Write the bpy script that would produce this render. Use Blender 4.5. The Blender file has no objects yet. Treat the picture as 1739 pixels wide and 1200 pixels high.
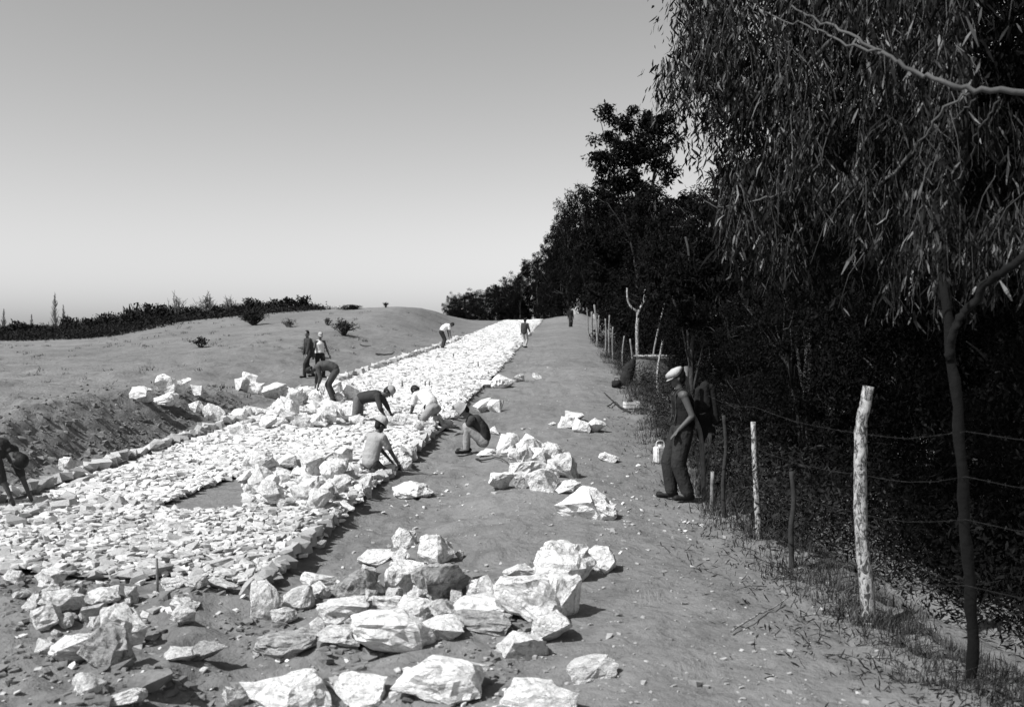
import bpy, bmesh, math, random
import numpy as np
from mathutils import Vector, Matrix, noise as mnoise

rnd = random.Random(7)
NR = np.random.RandomState(11)
scene = bpy.context.scene
COL = scene.collection
R = math.radians

# ------------------------------------------------------------------ camera
CAM = Vector((0.0, 0.0, 2.3))
FPX, CX, CY = 1700.0, 869.5, 600.0
PITCH = math.atan(40 / 1700.0)
cd = bpy.data.cameras.new('camera')
cd.sensor_width = 36.0
cd.lens = 36.0 * FPX / 1739.0
cd.clip_start, cd.clip_end = 0.1, 6000.0
cam = bpy.data.objects.new('camera', cd)
cam.location = CAM
cam.rotation_euler = (R(90) - PITCH, 0, 0)
COL.objects.link(cam)
scene.camera = cam
cd.dof.use_dof = True
cd.dof.focus_distance = 17.0
cd.dof.aperture_fstop = 2.5

# ------------------------------------------------------------------ light
SUN_EL = R(49)
to_sun = Vector((-0.84, -0.54, 0)).normalized() * math.cos(SUN_EL) + Vector((0, 0, math.sin(SUN_EL)))
ld = bpy.data.lights.new('sun', 'SUN')
ld.energy = 5.0
ld.angle = R(0.5)
ld.color = (1.0, 1.0, 1.0)
sun = bpy.data.objects.new('sun', ld)
sun.rotation_euler = (-to_sun).to_track_quat('-Z', 'Y').to_euler()
COL.objects.link(sun)
world = bpy.data.worlds.new('World')
scene.world = world
world.use_nodes = True
wn, wl = world.node_tree.nodes, world.node_tree.links
wn.clear()
sky = wn.new('ShaderNodeTexSky')
sky.sky_type = 'NISHITA'
sky.sun_disc = False
sky.sun_elevation = SUN_EL
sky.sun_rotation = math.atan2(to_sun.x, to_sun.y)
sky.air_density = 1.0
sky.dust_density = 1.2
bwn = wn.new('ShaderNodeRGBToBW')        # black and white film: the sky's brightness only
bg = wn.new('ShaderNodeBackground')
bg.inputs['Strength'].default_value = 0.165
wo = wn.new('ShaderNodeOutputWorld')
wl.new(sky.outputs[0], bwn.inputs[0])
# added to cut fill light: sky darkens steadily from the horizon to the zenith
tco = wn.new('ShaderNodeTexCoord'); sxyz = wn.new('ShaderNodeSeparateXYZ'); sky_ramp = wn.new('ShaderNodeMapRange')
sky_ramp.inputs['From Min'].default_value = 0.0; sky_ramp.inputs['From Max'].default_value = 1.0
sky_ramp.inputs['To Min'].default_value = 0.80; sky_ramp.inputs['To Max'].default_value = 0.66
mul = wn.new('ShaderNodeMath'); mul.operation = 'MULTIPLY'
wl.new(tco.outputs['Generated'], sxyz.inputs[0]); wl.new(sxyz.outputs['Z'], sky_ramp.inputs['Value'])
wl.new(bwn.outputs[0], mul.inputs[0]); wl.new(sky_ramp.outputs[0], mul.inputs[1])
wl.new(mul.outputs[0], bg.inputs['Color'])
wl.new(bg.outputs[0], wo.inputs[0])
scene.view_settings.view_transform = 'Standard'
scene.view_settings.look = 'None'
scene.view_settings.exposure = 0.32
scene.view_settings.gamma = 1.0
scene.render.engine = 'CYCLES'
scene.cycles.max_bounces = 5
scene.cycles.diffuse_bounces = 2
scene.cycles.glossy_bounces = 2

# ------------------------------------------------------------------ helpers
def lin(obj, name=None, parent=None, label=None, cat=None, group=None, kind=None):
    COL.objects.link(obj) if obj.name not in COL.objects else None
    if parent is not None:
        obj.parent = parent
    if label: obj['label'] = label
    if cat: obj['category'] = cat
    if group: obj['group'] = group
    if kind: obj['kind'] = kind
    return obj

def empty(name, loc=(0, 0, 0), rotz=0, **kw):
    o = bpy.data.objects.new(name, None)
    o.location = loc
    o.rotation_euler = (0, 0, rotz)
    o.empty_display_size = 0.2
    return lin(o, **kw)

def mesh_np(name, V, F, mat=None, smooth=False):
    """V (n,3) array, F (m,k) array of equal-sized faces"""
    V = np.asarray(V, dtype=np.float32); F = np.asarray(F, dtype=np.int32)
    me = bpy.data.meshes.new(name)
    k = F.shape[1]
    me.vertices.add(len(V)); me.vertices.foreach_set('co', V.ravel())
    me.loops.add(F.size); me.loops.foreach_set('vertex_index', F.ravel())
    me.polygons.add(len(F))
    me.polygons.foreach_set('loop_start', np.arange(0, F.size, k, dtype=np.int32))
    me.polygons.foreach_set('loop_total', np.full(len(F), k, dtype=np.int32))
    me.polygons.foreach_set('use_smooth', np.full(len(F), bool(smooth)))
    me.update(calc_edges=True)
    if mat: me.materials.append(mat)
    return me

def obj_of(name, me, loc=(0, 0, 0), rot=None, scale=None, **kw):
    o = bpy.data.objects.new(name, me)
    o.location = loc
    if rot is not None: o.rotation_euler = rot
    if scale is not None: o.scale = scale
    return lin(o, **kw)

def bm_mesh(name, bm, mat=None, smooth=False):
    me = bpy.data.meshes.new(name)
    bm.to_mesh(me); bm.free()
    if smooth:
        for p in me.polygons: p.use_smooth = True
    if mat: me.materials.append(mat)
    return me

# numpy gradient noise, 2D
_perm = NR.permutation(4096)
_gr = NR.uniform(0, 2 * np.pi, 4096)
def gnoise(x, y, seed=0):
    x = np.asarray(x, float); y = np.asarray(y, float)
    xi = np.floor(x).astype(np.int64); yi = np.floor(y).astype(np.int64)
    xf = x - xi; yf = y - yi
    u = xf * xf * xf * (xf * (xf * 6 - 15) + 10); v = yf * yf * yf * (yf * (yf * 6 - 15) + 10)
    def g(ix, iy, dx, dy):
        h = _perm[(_perm[(ix + seed * 37) & 4095] + iy) & 4095]
        a = _gr[h]
        return np.cos(a) * dx + np.sin(a) * dy
    n00 = g(xi, yi, xf, yf); n10 = g(xi + 1, yi, xf - 1, yf)
    n01 = g(xi, yi + 1, xf, yf - 1); n11 = g(xi + 1, yi + 1, xf - 1, yf - 1)
    return (n00 * (1 - u) + n10 * u) * (1 - v) + (n01 * (1 - u) + n11 * u) * v
def fbm(x, y, octv=4, seed=0, gain=0.5):
    s = 0; a = 1.0; f = 1.0
    for i in range(octv):
        s = s + a * gnoise(x * f + 17.3 * i, y * f - 9.1 * i, seed + i)
        a *= gain; f *= 2.03
    return s
def sstep(a, b, x):
    t = np.clip((np.asarray(x, float) - a) / (b - a), 0, 1)
    return t * t * (3 - 2 * t)

# ------------------------------------------------------------------ terrain function
def base_z(y):
    y = np.asarray(y, float)
    up = 0.04 * (np.logaddexp(0, (y - 19.5) / 3.0) * 3.0)
    # crest at about 104 m, then the ground falls away gently
    return up - np.where(y > 100, 0.07 * (np.logaddexp(0, (y - 106) / 4.0) * 4.0), 0) * 1.0 * (y < 160) \
              - np.where(y >= 160, 0.07 * 54 + 0.04 * (y - 160), 0)

RY = np.array([3, 8.9, 12.2, 16.3, 23.3, 35.6, 53.8, 77.5, 103, 200.0])
RXR = np.array([-2.4, -2.25, -2.11, -1.96, -1.6, -0.71, 0.35, 1.6, 3.2, 9.0])
LY = np.array([3, 9, 12.95, 16.6, 20.8, 26.6, 35.4, 53.8, 69, 99, 200.0])
RXL = np.array([-6.7, -6.65, -6.6, -6.55, -6.37, -6.1, -5.6, -3.77, -2.8, -0.8, 5.0])
def road_l(y): return np.interp(y, LY, RXL)
def road_r(y): return np.interp(y, RY, RXR)
FY = np.array([0, 5, 6.6, 7.9, 11, 13.5, 21.7, 35, 76, 100, 200])
FX = np.array([3.4, 3.25, 3.12, 2.85, 2.72, 2.75, 3.1, 3.95, 5.8, 7.0, 13.0])
def fence_x(y): return np.interp(y, FY, FX)

SPX = np.array([-900, -300, 0, 100, 200, 280, 440, 520, 600, 650, 715, 740, 760, 800, 850, 900])
SPY = np.array([575, 572, 568, 566, 560, 548, 533, 527, 524, 521, 520, 524, 531, 540, 545, 545])
def terrain(x, y, detail=True):
    x = np.asarray(x, float); y = np.asarray(y, float)
    zb = base_z(y)
    rl, rr, fx = road_l(y), road_r(y), fence_x(y)
    # ---- left dune, a crest seen against the sky about 80 m away
    yy = np.maximum(y, 12.0)
    t = (x / yy) * FPX + CX
    a = (560 - np.interp(t, SPX, SPY)) / FPX
    D = 80.0
    zc = 2.3 + a * D
    s = np.clip((y - 24) / (D - 24), 0, 1)
    zn = 0.75
    hill = zn + (zc - zn) * (0.65 * s + 0.35 * s * s)
    beyond = np.clip(y - D, 0, None)
    hill = hill + np.where(beyond > 0, 0.006 * np.minimum(beyond, 25) - 0.03 * np.clip(beyond - 25, 0, 130), 0)
    u = rl - x
    bank = 0.95 * sstep(0.25, 1.9, u) * (1 - sstep(20, 32, y)) + 0.0
    wl_ = sstep(0.3, 7.0, u) * sstep(20, 40, y)
    near_left = zb + bank + 0.12 * sstep(2, 8, u)
    z = near_left * (1 - wl_) + hill * wl_
    # ---- right of the road: lower strip by the paving, low mounds, path, then a drop beyond the fence
    v = x - rr
    z = z - 0.08 * sstep(-0.1, 0.2, v) * (1 - sstep(1.0, 2.6, v)) * (1 - sstep(24, 34, y))
    z = z - 0.05 * sstep(-0.4, 0.0, v)
    z = z + 0.10 * sstep(0.8, 2.2, v) * (1 - sstep(3.0, 4.6, v)) * sstep(8, 12, y)
    z = z - 0.40 * sstep(-0.1, 1.6, x - fx) * (1 - sstep(60, 90, y)) - 0.25 * sstep(1.5, 6, x - fx)
    # spoil heaps on the crest to the right of the road
    for (hx, hy, hr, hh) in ((4.3, 99, 1.5, 0.35), (6.7, 97, 1.4, 0.75), (5.6, 101, 1.0, 0.25)):
        z = z + hh * np.exp(-((x - hx) ** 2 + ((y - hy) * 0.6) ** 2) / hr ** 2)
    # foreground: the paving stops, the sand in front is churned
    if detail:
        offroad = 1 - sstep(-0.15, 0.05, x - rl) * (1 - sstep(-0.05, 0.15, x - rr)) * sstep(9.0, 9.5, y)
        rough = 0.14 * fbm(x / 1.9, y / 1.9, 3, 3) - 0.05 * sstep(.22, .5, gnoise(x / .21, y / .30, 13)) + 0.055 * fbm(x / 0.55, y / 0.55, 3, 9)
        ripple = 0.020 * fbm(x / 0.20 , y / 0.26, 2, 21)
        far = 1 - sstep(30, 70, y)
        pathm = sstep(1.2, 3.2, v) * (1 - sstep(-0.6, -0.1, x - fx))      # trodden path, smoother
        z = z + offroad * (rough * (1 - 0.45 * pathm) * (0.35 + 0.65 * far) + ripple * far * (1 - 0.3 * pathm))
        # cut face of the left bank: clods and gullies
        bm_ = sstep(0.2, 0.7, u) * (1 - sstep(1.9, 3.2, u)) * (1 - sstep(24, 34, y))
        rid = np.abs(fbm(x / 0.42 + 0.8 * y, y / 0.55, 3, 31))
        z = z + bm_ * (0.13 * rid - 0.04 + 0.05 * fbm(x / 0.16, y / 0.18, 2, 41))
        # churned left slope behind the bank
        sl = sstep(2.2, 5, u) * (1 - sstep(45, 75, y))
        z = z + sl * (0.13 + .07 * (1 - sstep(25, 40, y))) * fbm((x + 0.7 * y) / 1.5, (y - 0.3 * x) / 0.8, 3, 51)
        # soft dune forms and broken near ground
        z = z + 0.25 * sl * gnoise(x / 7.0, y / 9.0, 61)
        z = z + 0.075 * fbm(x / 0.38, y / 0.38, 2, 71) * (1 - sstep(8.6, 9.6, y)) * (1 - sstep(-2.2, -0.5, x))
        z = z + 0.10 * fbm(x / 0.5, y / 0.5, 3, 81) * sstep(-0.5, 0.2, x - fx) * (1 - sstep(30, 50, y))
    return z
_xs = np.zeros(1)
def tz(x, y): return float(terrain(np.array([x]), np.array([y]))[0])

cp, sp = math.cos(PITCH), math.sin(PITCH)
def raydir(px, py):
    u = (px - CX) / FPX; v = (CY - py) / FPX
    return (u, cp + v * sp, v * cp - sp)
_ys = np.geomspace(4.0, 400.0, 1600)
def at(px, py, lift=0.0, dmax=None):
    """where the view through a pixel of the photograph meets the ground"""
    dx, dy, dz = raydir(px, py)
    k = _ys / dy
    X, Z = dx * k, CAM.z + dz * k
    below = Z < terrain(X, _ys) + lift
    i = int(np.argmax(below)) if below.any() else len(_ys) - 1
    if dmax and _ys[i] > dmax: i = int(np.searchsorted(_ys, dmax))
    y = _ys[i]
    return Vector((dx * y / dy, y, tz(dx * y / dy, y)))
def point(px, py, depth):
    dx, dy, dz = raydir(px, py)
    return Vector((dx / dy * depth, depth, CAM.z + dz / dy * depth))
def m_per_px(d): return d / FPX

# ------------------------------------------------------------------ materials (a black and white photograph: all tones are greys)
def newmat(name):
    m = bpy.data.materials.new(name); m.use_nodes = True
    nt = m.node_tree; nt.nodes.clear()
    out = nt.nodes.new('ShaderNodeOutputMaterial'); b = nt.nodes.new('ShaderNodeBsdfPrincipled')
    nt.links.new(b.outputs[0], out.inputs[0])
    return m, nt, b
def grey(v): return (v, v, v, 1)
def ramp(nt, stops, src):
    r = nt.nodes.new('ShaderNodeValToRGB')
    el = r.color_ramp.elements
    while len(el) < len(stops): el.new(0.5)
    for e, (p, c) in zip(el, stops): e.position = p; e.color = grey(c)
    nt.links.new(src, r.inputs[0]); return r
def noise_tex(nt, scale, detail=4, rough=0.55, dist=0.0, vec=None):
    n = nt.nodes.new('ShaderNodeTexNoise')
    n.inputs['Scale'].default_value = scale; n.inputs['Detail'].default_value = detail
    n.inputs['Roughness'].default_value = rough; n.inputs['Distortion'].default_value = dist
    if vec is not None: nt.links.new(vec, n.inputs['Vector'])
    return n
def mulc(nt, a, b, mode='MULTIPLY', fac=1.0):
    m = nt.nodes.new('ShaderNodeMix'); m.data_type = 'RGBA'; m.blend_type = mode
    m.inputs[0].default_value = fac
    nt.links.new(a, m.inputs[6]); nt.links.new(b, m.inputs[7]); return m.outputs[2]
def bump(nt, b, src, strength, dist, prev=None):
    n = nt.nodes.new('ShaderNodeBump'); n.inputs['Strength'].default_value = strength; n.inputs['Distance'].default_value = dist
    nt.links.new(src, n.inputs['Height'])
    if prev is not None: nt.links.new(prev, n.inputs['Normal'])
    nt.links.new(n.outputs[0], b.inputs['Normal']); return n.outputs[0]
def coords(nt, kind='Object'):
    return nt.nodes.new('ShaderNodeTexCoord').outputs[kind]

def tone_mat(name, v, rough=0.9, var=0.25, scale=6.0, bscale=None, bdist=0.01, rand=0.0, spec=0.2):
    """matt surface of tone v with mottling, fine relief and a per-object variation"""
    m, nt, b = newmat(name)
    co = coords(nt)
    n = noise_tex(nt, scale, 5, 0.6, 0.3, co)
    r = ramp(nt, [(0.3, v * (1 - var)), (0.7, v * (1 + var * 0.6))], n.outputs['Fac'])
    src = r.outputs[0]
    if rand:
        oi = nt.nodes.new('ShaderNodeObjectInfo')
        rr = ramp(nt, [(0, 1 - rand), (1, 1.0)], oi.outputs['Random'])
        src = mulc(nt, src, rr.outputs[0])
    nt.links.new(src, b.inputs['Base Color'])
    b.inputs['Roughness'].default_value = rough
    b.inputs['Specular IOR Level'].default_value = spec
    if bscale:
        n2 = noise_tex(nt, bscale, 4, 0.6, 0, co)
        bump(nt, b, n2.outputs['Fac'], 0.8, bdist)
    return m

def sand_material():
    m, nt, b = newmat('sand')
    co = coords(nt)
    big = ramp(nt, [(0.3, 0.78), (0.7, 1.1)], noise_tex(nt, 0.22, 4, 0.6, 0.5, co).outputs['Fac'])
    mid = ramp(nt, [(0.30, 0.72), (0.48, 1.0), (0.7, 1.12)], noise_tex(nt, 1.7, 6, 0.65, 0.8, co).outputs['Fac'])
    fine = ramp(nt, [(0.28, 0.55), (0.42, 0.98), (0.66, 1.10)], noise_tex(nt, 14.0, 5, 0.7, 0.2, co).outputs['Fac'])
    speck = ramp(nt, [(0.0, 0.35), (0.045, 0.45), (0.075, 1.0)], None) if False else None
    col = mulc(nt, mulc(nt, big.outputs[0], mid.outputs[0]), fine.outputs[0])
    vo = nt.nodes.new('ShaderNodeTexVoronoi'); vo.inputs['Scale'].default_value = 3.1; vo.inputs['Randomness'].default_value = 1.0
    nt.links.new(co, vo.inputs['Vector'])
    sp_ = ramp(nt, [(0.03, 0.45), (0.09, 1.0)], vo.outputs['Distance'])
    col = mulc(nt, col, sp_.outputs[0], fac=0.8)
    rgb = nt.nodes.new('ShaderNodeRGB'); rgb.outputs[0].default_value = grey(0.172)
    nt.links.new(mulc(nt, col, rgb.outputs[0]), b.inputs['Base Color'])
    b.inputs['Roughness'].default_value = 0.95; b.inputs['Specular IOR Level'].default_value = 0.1
    n1 = bump(nt, b, noise_tex(nt, 2.2, 6, 0.65, 0.6, co).outputs['Fac'], 0.7, 0.10)
    n2 = bump(nt, b, noise_tex(nt, 11.0, 5, 0.7, 0.2, co).outputs['Fac'], 0.8, 0.035, n1)
    return m
def limestone_material(name='limestone', bright=0.82, dark=0.26, cover=0.39):
    m, nt, b = newmat(name)
    co = coords(nt, 'Object')
    oi = nt.nodes.new('ShaderNodeObjectInfo')
    add = nt.nodes.new('ShaderNodeVectorMath'); add.operation = 'ADD'
    sc = nt.nodes.new('ShaderNodeVectorMath'); sc.operation = 'SCALE'; sc.inputs['Scale'].default_value = 37.0
    cmb = nt.nodes.new('ShaderNodeCombineXYZ')
    for i in range(3): nt.links.new(oi.outputs['Random'], cmb.inputs[i])
    nt.links.new(cmb.outputs[0], sc.inputs[0]); nt.links.new(co, add.inputs[0]); nt.links.new(sc.outputs[0], add.inputs[1])
    v = add.outputs[0]
    n1 = ramp(nt, [(cover - 0.08, dark), (cover + 0.04, bright * 0.8), (cover + 0.14, bright)], noise_tex(nt, 5.5, 7, 0.66, 0.9, v).outputs['Fac'])
    n2 = ramp(nt, [(0.30, 0.62), (0.45, 0.95), (0.7, 1.05)], noise_tex(nt, 26.0, 5, 0.7, 0.4, v).outputs['Fac'])
    rr = ramp(nt, [(0, 0.80), (0.3, 1.0), (1, 1.04)], oi.outputs['Random'])
    nt.links.new(mulc(nt, mulc(nt, n1.outputs[0], n2.outputs[0]), rr.outputs[0]), b.inputs['Base Color'])
    b.inputs['Roughness'].default_value = 0.9; b.inputs['Specular IOR Level'].default_value = 0.15
    a = bump(nt, b, noise_tex(nt, 7.0, 6, 0.62, 0.7, v).outputs['Fac'], 0.95, 0.065)
    bump(nt, b, noise_tex(nt, 45.0, 4, 0.7, 0, v).outputs['Fac'], 0.6, 0.012, a)
    return m
def paving_material(name='paving_limestone', k=1.0):
    m, nt, b = newmat(name)
    co = coords(nt, 'Object')
    geo = nt.nodes.new('ShaderNodeNewGeometry')
    n1 = ramp(nt, [(0.30, 0.34 * k), (0.42, 0.60 * k), (0.60, 0.72 * k)], noise_tex(nt, 4.0, 7, 0.7, 0.5, co).outputs['Fac'])
    rr = ramp(nt, [(0, 0.62), (0.25, 0.86), (0.6, 1.0), (1, 1.1)], geo.outputs['Random Per Island'])
    nt.links.new(mulc(nt, n1.outputs[0], rr.outputs[0]), b.inputs['Base Color'])
    b.inputs['Roughness'].default_value = 0.9; b.inputs['Specular IOR Level'].default_value = 0.15
    bump(nt, b, noise_tex(nt, 30.0, 5, 0.7, 0.4, co).outputs['Fac'], 0.9, 0.02)
    return m
def piece_stone_material():
    m, nt, b = newmat('cut_limestone')
    co = coords(nt, 'Object')
    oi = nt.nodes.new('ShaderNodeObjectInfo')
    n1 = ramp(nt, [(0.30, 0.30), (0.45, 0.52), (0.62, 0.62)], noise_tex(nt, 11.0, 6, 0.7, 0.5, co).outputs['Fac'])
    rr = ramp(nt, [(0, 0.55), (0.3, 0.85), (0.6, 1.0), (1, 1.08)], oi.outputs['Random'])
    nt.links.new(mulc(nt, n1.outputs[0], rr.outputs[0]), b.inputs['Base Color'])
    b.inputs['Roughness'].default_value = 0.9; b.inputs['Specular IOR Level'].default_value = 0.15
    bump(nt, b, noise_tex(nt, 30.0, 5, 0.7, 0.4, co).outputs['Fac'], 0.9, 0.02)
    return m
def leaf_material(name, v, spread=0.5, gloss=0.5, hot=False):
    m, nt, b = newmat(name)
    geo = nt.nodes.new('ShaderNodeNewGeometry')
    rr = ramp(nt, ([(0, v * .25), (0.75, v * .8), (0.85, v * 3.0), (1, v * 14)] if hot else [(0, v * (1 - spread)), (0.7, v), (1, v * (1 + spread * 1.6))]), geo.outputs['Random Per Island'])  # hot: pale pods and sunlit highlights put into the leaf colour at random
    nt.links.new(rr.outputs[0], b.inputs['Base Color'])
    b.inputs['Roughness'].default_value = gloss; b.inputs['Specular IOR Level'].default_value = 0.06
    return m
M_SAND = sand_material()
M_ROCK = limestone_material()
M_ROCKG = limestone_material('grey_limestone', 0.46, 0.15, 0.45)
M_PAVE = paving_material()
M_PIECE = piece_stone_material()
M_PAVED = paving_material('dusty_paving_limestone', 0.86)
M_BED = tone_mat('road_grit', 0.24, 0.95, 0.5, 9.0, 30.0, 0.03)
M_BARK = tone_mat('bark', 0.05, 0.9, 0.5, 5.0, 18.0, 0.02)
M_LIMB = tone_mat('smooth_bark', 0.07, 0.7, 0.4, 4.0, 14.0, 0.01)
def peeled():
    m, nt, b = newmat('peeled_wood'); co = coords(nt)
    mp = nt.nodes.new('ShaderNodeMapping'); mp.inputs['Scale'].default_value = (1, 1, .45); nt.links.new(co, mp.inputs[0])
    n = noise_tex(nt, 26.0, 6, 0.7, 1.2, mp.outputs[0])
    nt.links.new(ramp(nt, [(0.45, 0.04), (0.50, 0.26), (0.58, 0.42)], n.outputs['Fac']).outputs[0], b.inputs['Base Color'])
    b.inputs['Roughness'].default_value = .9; bump(nt, b, n.outputs['Fac'], .9, .02); return m
M_WOODPALE = peeled()
M_WOODGREY = tone_mat('weathered_wood', 0.20, 0.9, 0.5, 9.0, 30.0, 0.01)
M_WIRE = tone_mat('rusty_wire', 0.022, 0.6, 0.3, 10.0)
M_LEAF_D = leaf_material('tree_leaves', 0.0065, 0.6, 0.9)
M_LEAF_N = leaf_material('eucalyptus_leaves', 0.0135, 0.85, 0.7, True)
M_LEAF_S = leaf_material('scrub_leaves', 0.018, 0.5, 0.8)
M_DRY = leaf_material('dry_stems', 0.045, 0.7, 0.9)
M_SKIN = tone_mat('tanned_skin', 0.14, 0.6, 0.15, 8.0, None, 0.01, 0, 0.35)
M_SKIND = tone_mat('dark_tanned_skin', 0.07, 0.6, 0.15, 8.0, None, 0.01, 0, 0.35)
M_HAIR = tone_mat('dark_hair', 0.012, 0.6, 0.3, 30.0, 60.0, 0.01)
def cloth(name, v): return tone_mat(name, v, 0.95, 0.16, 5.0, 7.0, 0.05, 0, 0.05)
# ------------------------------------------------------------------ ground sheet
def axis(fine0, fine1, step, lo, hi, g):
    c = list(np.arange(fine0, fine1, step)); s = step; p = c[-1]
    while p < hi: s *= g; p += s; c.append(p)
    s = step; p = c[0]; left = []
    while p > lo: s *= g; p -= s; left.append(p)
    return np.array(left[::-1] + c)
gx = axis(-8.5, 6.0, 0.058, -1500, 1500, 1.055)
gy = [5.0]
while gy[-1] < 125: gy.append(gy[-1] * 1.0078)
while gy[-1] < 2600: gy.append(gy[-1] * 1.07)
gy = np.array([-60, -40, -25, -15, -8, -4, -1, 1, 2.2, 3.2, 4.0, 4.6] + gy)
GX, GY = np.meshgrid(gx, gy)
GZ = terrain(GX, GY)
# under the paving the sand lies a little lower than the stones' bed
nx, ny = len(gx), len(gy)
idx = np.arange(nx * ny).reshape(ny, nx)
F = np.stack([idx[:-1, :-1], idx[:-1, 1:], idx[1:, 1:], idx[1:, :-1]], -1).reshape(-1, 4)
ground = obj_of('sand_ground', mesh_np('sand_ground', np.stack([GX, GY, GZ], -1).reshape(-1, 3), F, M_SAND, True), kind='structure')

# ------------------------------------------------------------------ the road: bed sheet + stones
ROAD_T = 0.07
def front_edge(x):            # where the paving stops towards the camera
    return 9.25 + 0.12 * np.sin(x * 2.1) - 0.35 * sstep(-3.6, -2.2, x)
HOLE = [(-5.05, 12.95), (-3.1, 14.6), (-2.6, 14.2), (-2.7, 13.2), (-3.2, 12.7)]
hx_, hy_ = zip(*HOLE)
def in_poly(x, y, poly):
    x = np.asarray(x); y = np.asarray(y); c = np.zeros(x.shape, bool)
    n = len(poly)
    for i in range(n):
        x0, y0 = poly[i]; x1, y1 = poly[(i + 1) % n]
        cond = ((y0 > y) != (y1 > y)) & (x < (x1 - x0) * (y - y0) / ((y1 - y0) + 1e-9) + x0)
        c ^= cond
    return c
# hole in the paving: pixel outline of the bare patch, put on the ground
HOLE = [tuple(at(px, py)[:2]) for px, py in ((262, 868), (300, 852), (345, 832), (405, 812), (420, 830), (415, 868), (330, 874))]
ry = np.concatenate([np.arange(8.7, 16, 0.08), np.geomspace(16, 125, 160)])
rt = np.linspace(0.0, 1.0, 56)
RX = road_l(ry)[:, None] * (1 - rt) + road_r(ry)[:, None] * rt
RYY = np.repeat(ry[:, None], len(rt), 1)
RZ = terrain(RX, RYY) + 0.048 + 0.012 * fbm(RX / 0.3, RYY / 0.3, 2, 5)
ok = (RYY > front_edge(RX)) & ~in_poly(RX, RYY, HOLE)
idx = np.arange(RX.size).reshape(RX.shape)
F = np.stack([idx[:-1, :-1], idx[:-1, 1:], idx[1:, 1:], idx[1:, :-1]], -1)
F = F[ok[:-1, :-1] & ok[1:, 1:]].reshape(-1, 4)
road = obj_of('road', mesh_np('road', np.stack([RX, RYY, RZ], -1).reshape(-1, 3), F, M_BED, True), kind='structure')
road['label'] = 'unfinished road of packed white stones climbing between sand banks'

# template stones: small convex lumps with flattish tops
def template(seed, n=9):
    r = random.Random(seed)
    bm = bmesh.new()
    ax, ay, az = r.uniform(.75, 1.0), r.uniform(.6, .9), r.uniform(.45, .65)
    for i in range(8):
        v = Vector(((1 if i & 1 else -1) * ax, (1 if i & 2 else -1) * ay, (1 if i & 4 else -1) * az))
        k = r.uniform(.50, 1.12)
        bm.verts.new(Vector((v.x * k + r.gauss(0, .16), v.y * k + r.gauss(0, .16), v.z * r.uniform(.7, 1.1))))
    for i in range(r.randint(0, 3)):
        a = r.uniform(0, 6.28); bm.verts.new((math.cos(a) * ax * 1.15, math.sin(a) * ay * 1.15, r.uniform(-.3, .5) * az))
    bmesh.ops.convex_hull(bm, input=bm.verts)
    bmesh.ops.delete(bm, geom=[v for v in bm.verts if not v.link_faces], context='VERTS')
    bmesh.ops.triangulate(bm, faces=bm.faces)
    bm.verts.ensure_lookup_table()
    V = np.array([v.co[:] for v in bm.verts]); Fa = np.array([[v.index for v in f.verts] for f in bm.faces])
    bm.free()
    return V, Fa
TEMPL = [template(s) for s in range(40)]
def scatter_mesh(name, pos, size, mat, squash, aspect=None, tilt=0.15, seed=3):
    """many stones in one mesh. pos (n,3), size (n,), squash (n,) height/width"""
    r = np.random.RandomState(seed)
    VV, FF, off = [], [], 0
    which = r.randint(0, len(TEMPL), len(pos))
    for k, (tv, tf) in enumerate(TEMPL):
        sel = np.where(which == k)[0]
        if not len(sel): continue
        n = len(sel)
        a = r.uniform(0, 2 * np.pi, n); ca, sa = np.cos(a), np.sin(a)
        S = np.stack([size[sel] * r.uniform(.8, 1.25, n), size[sel] * r.uniform(.75, 1.1, n), size[sel] * squash[sel]], -1)
        P = tv[None] * S[:, None, :]
        tl = tilt[sel] if isinstance(tilt, np.ndarray) else tilt
        tx, ty = r.normal(0, 1, n) * tl, r.normal(0, 1, n) * tl
        x = P[..., 0]; y = P[..., 1]; z = P[..., 2]
        z2 = z + x * tx[:, None] + y * ty[:, None]
        X = x * ca[:, None] - y * sa[:, None]; Y = x * sa[:, None] + y * ca[:, None]
        W = np.stack([X, Y, z2], -1) + pos[sel][:, None, :]
        VV.append(W.reshape(-1, 3)); FF.append((tf[None] + (np.arange(n) * len(tv))[:, None, None] + off).reshape(-1, 3))
        off += n * len(tv)
    return mesh_np(name, np.concatenate(VV), np.concatenate(FF), mat, False)

def jitter_rows(y0, y1, sp, r):
    P = []
    y = y0
    while y < y1:
        xl, xr = float(road_l(y)), float(road_r(y))
        s = sp(y); n = max(3, int((xr - xl) / s))
        xs = xl + (np.arange(n) + 0.5 + 0.5 * (len(P) % 2) - 0.25) * (xr - xl) / n
        P.append(np.stack([xs + r.uniform(-.42, .42, n) * s, np.full(n, y) + r.uniform(-.45, .45, n) * s, np.full(n, s)], -1))
        y += s * 0.80
    return np.concatenate(P)
rr_ = np.random.RandomState(5)
P = jitter_rows(8.95, 112, lambda y: 0.086 if y < 12.5 else (0.105 if y < 20 else (0.14 if y < 40 else 0.17)), rr_)
keep = ((P[:, 0] > road_l(P[:, 1]) + .20) | (P[:, 1] < 12.6) | (P[:, 1] > 24)) & (P[:, 1] > front_edge(P[:, 0])) & ~in_poly(P[:, 0], P[:, 1], HOLE) & (P[:, 0] < road_r(P[:, 1]) + 0.03)
P = P[keep]
sz = P[:, 2] * 0.60 * np.exp(rr_.normal(0, 0.30, len(P)))
rough_h = np.where(P[:, 1] < 23, 1.0, 0.45)
zz = terrain(P[:, 0], P[:, 1]) + ROAD_T + rr_.normal(0, 0.010, len(P)) * rough_h + 0.05 * gnoise(P[:, 0] / 0.9, P[:, 1] / 1.3, 91) * (P[:, 1] < 20)
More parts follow.
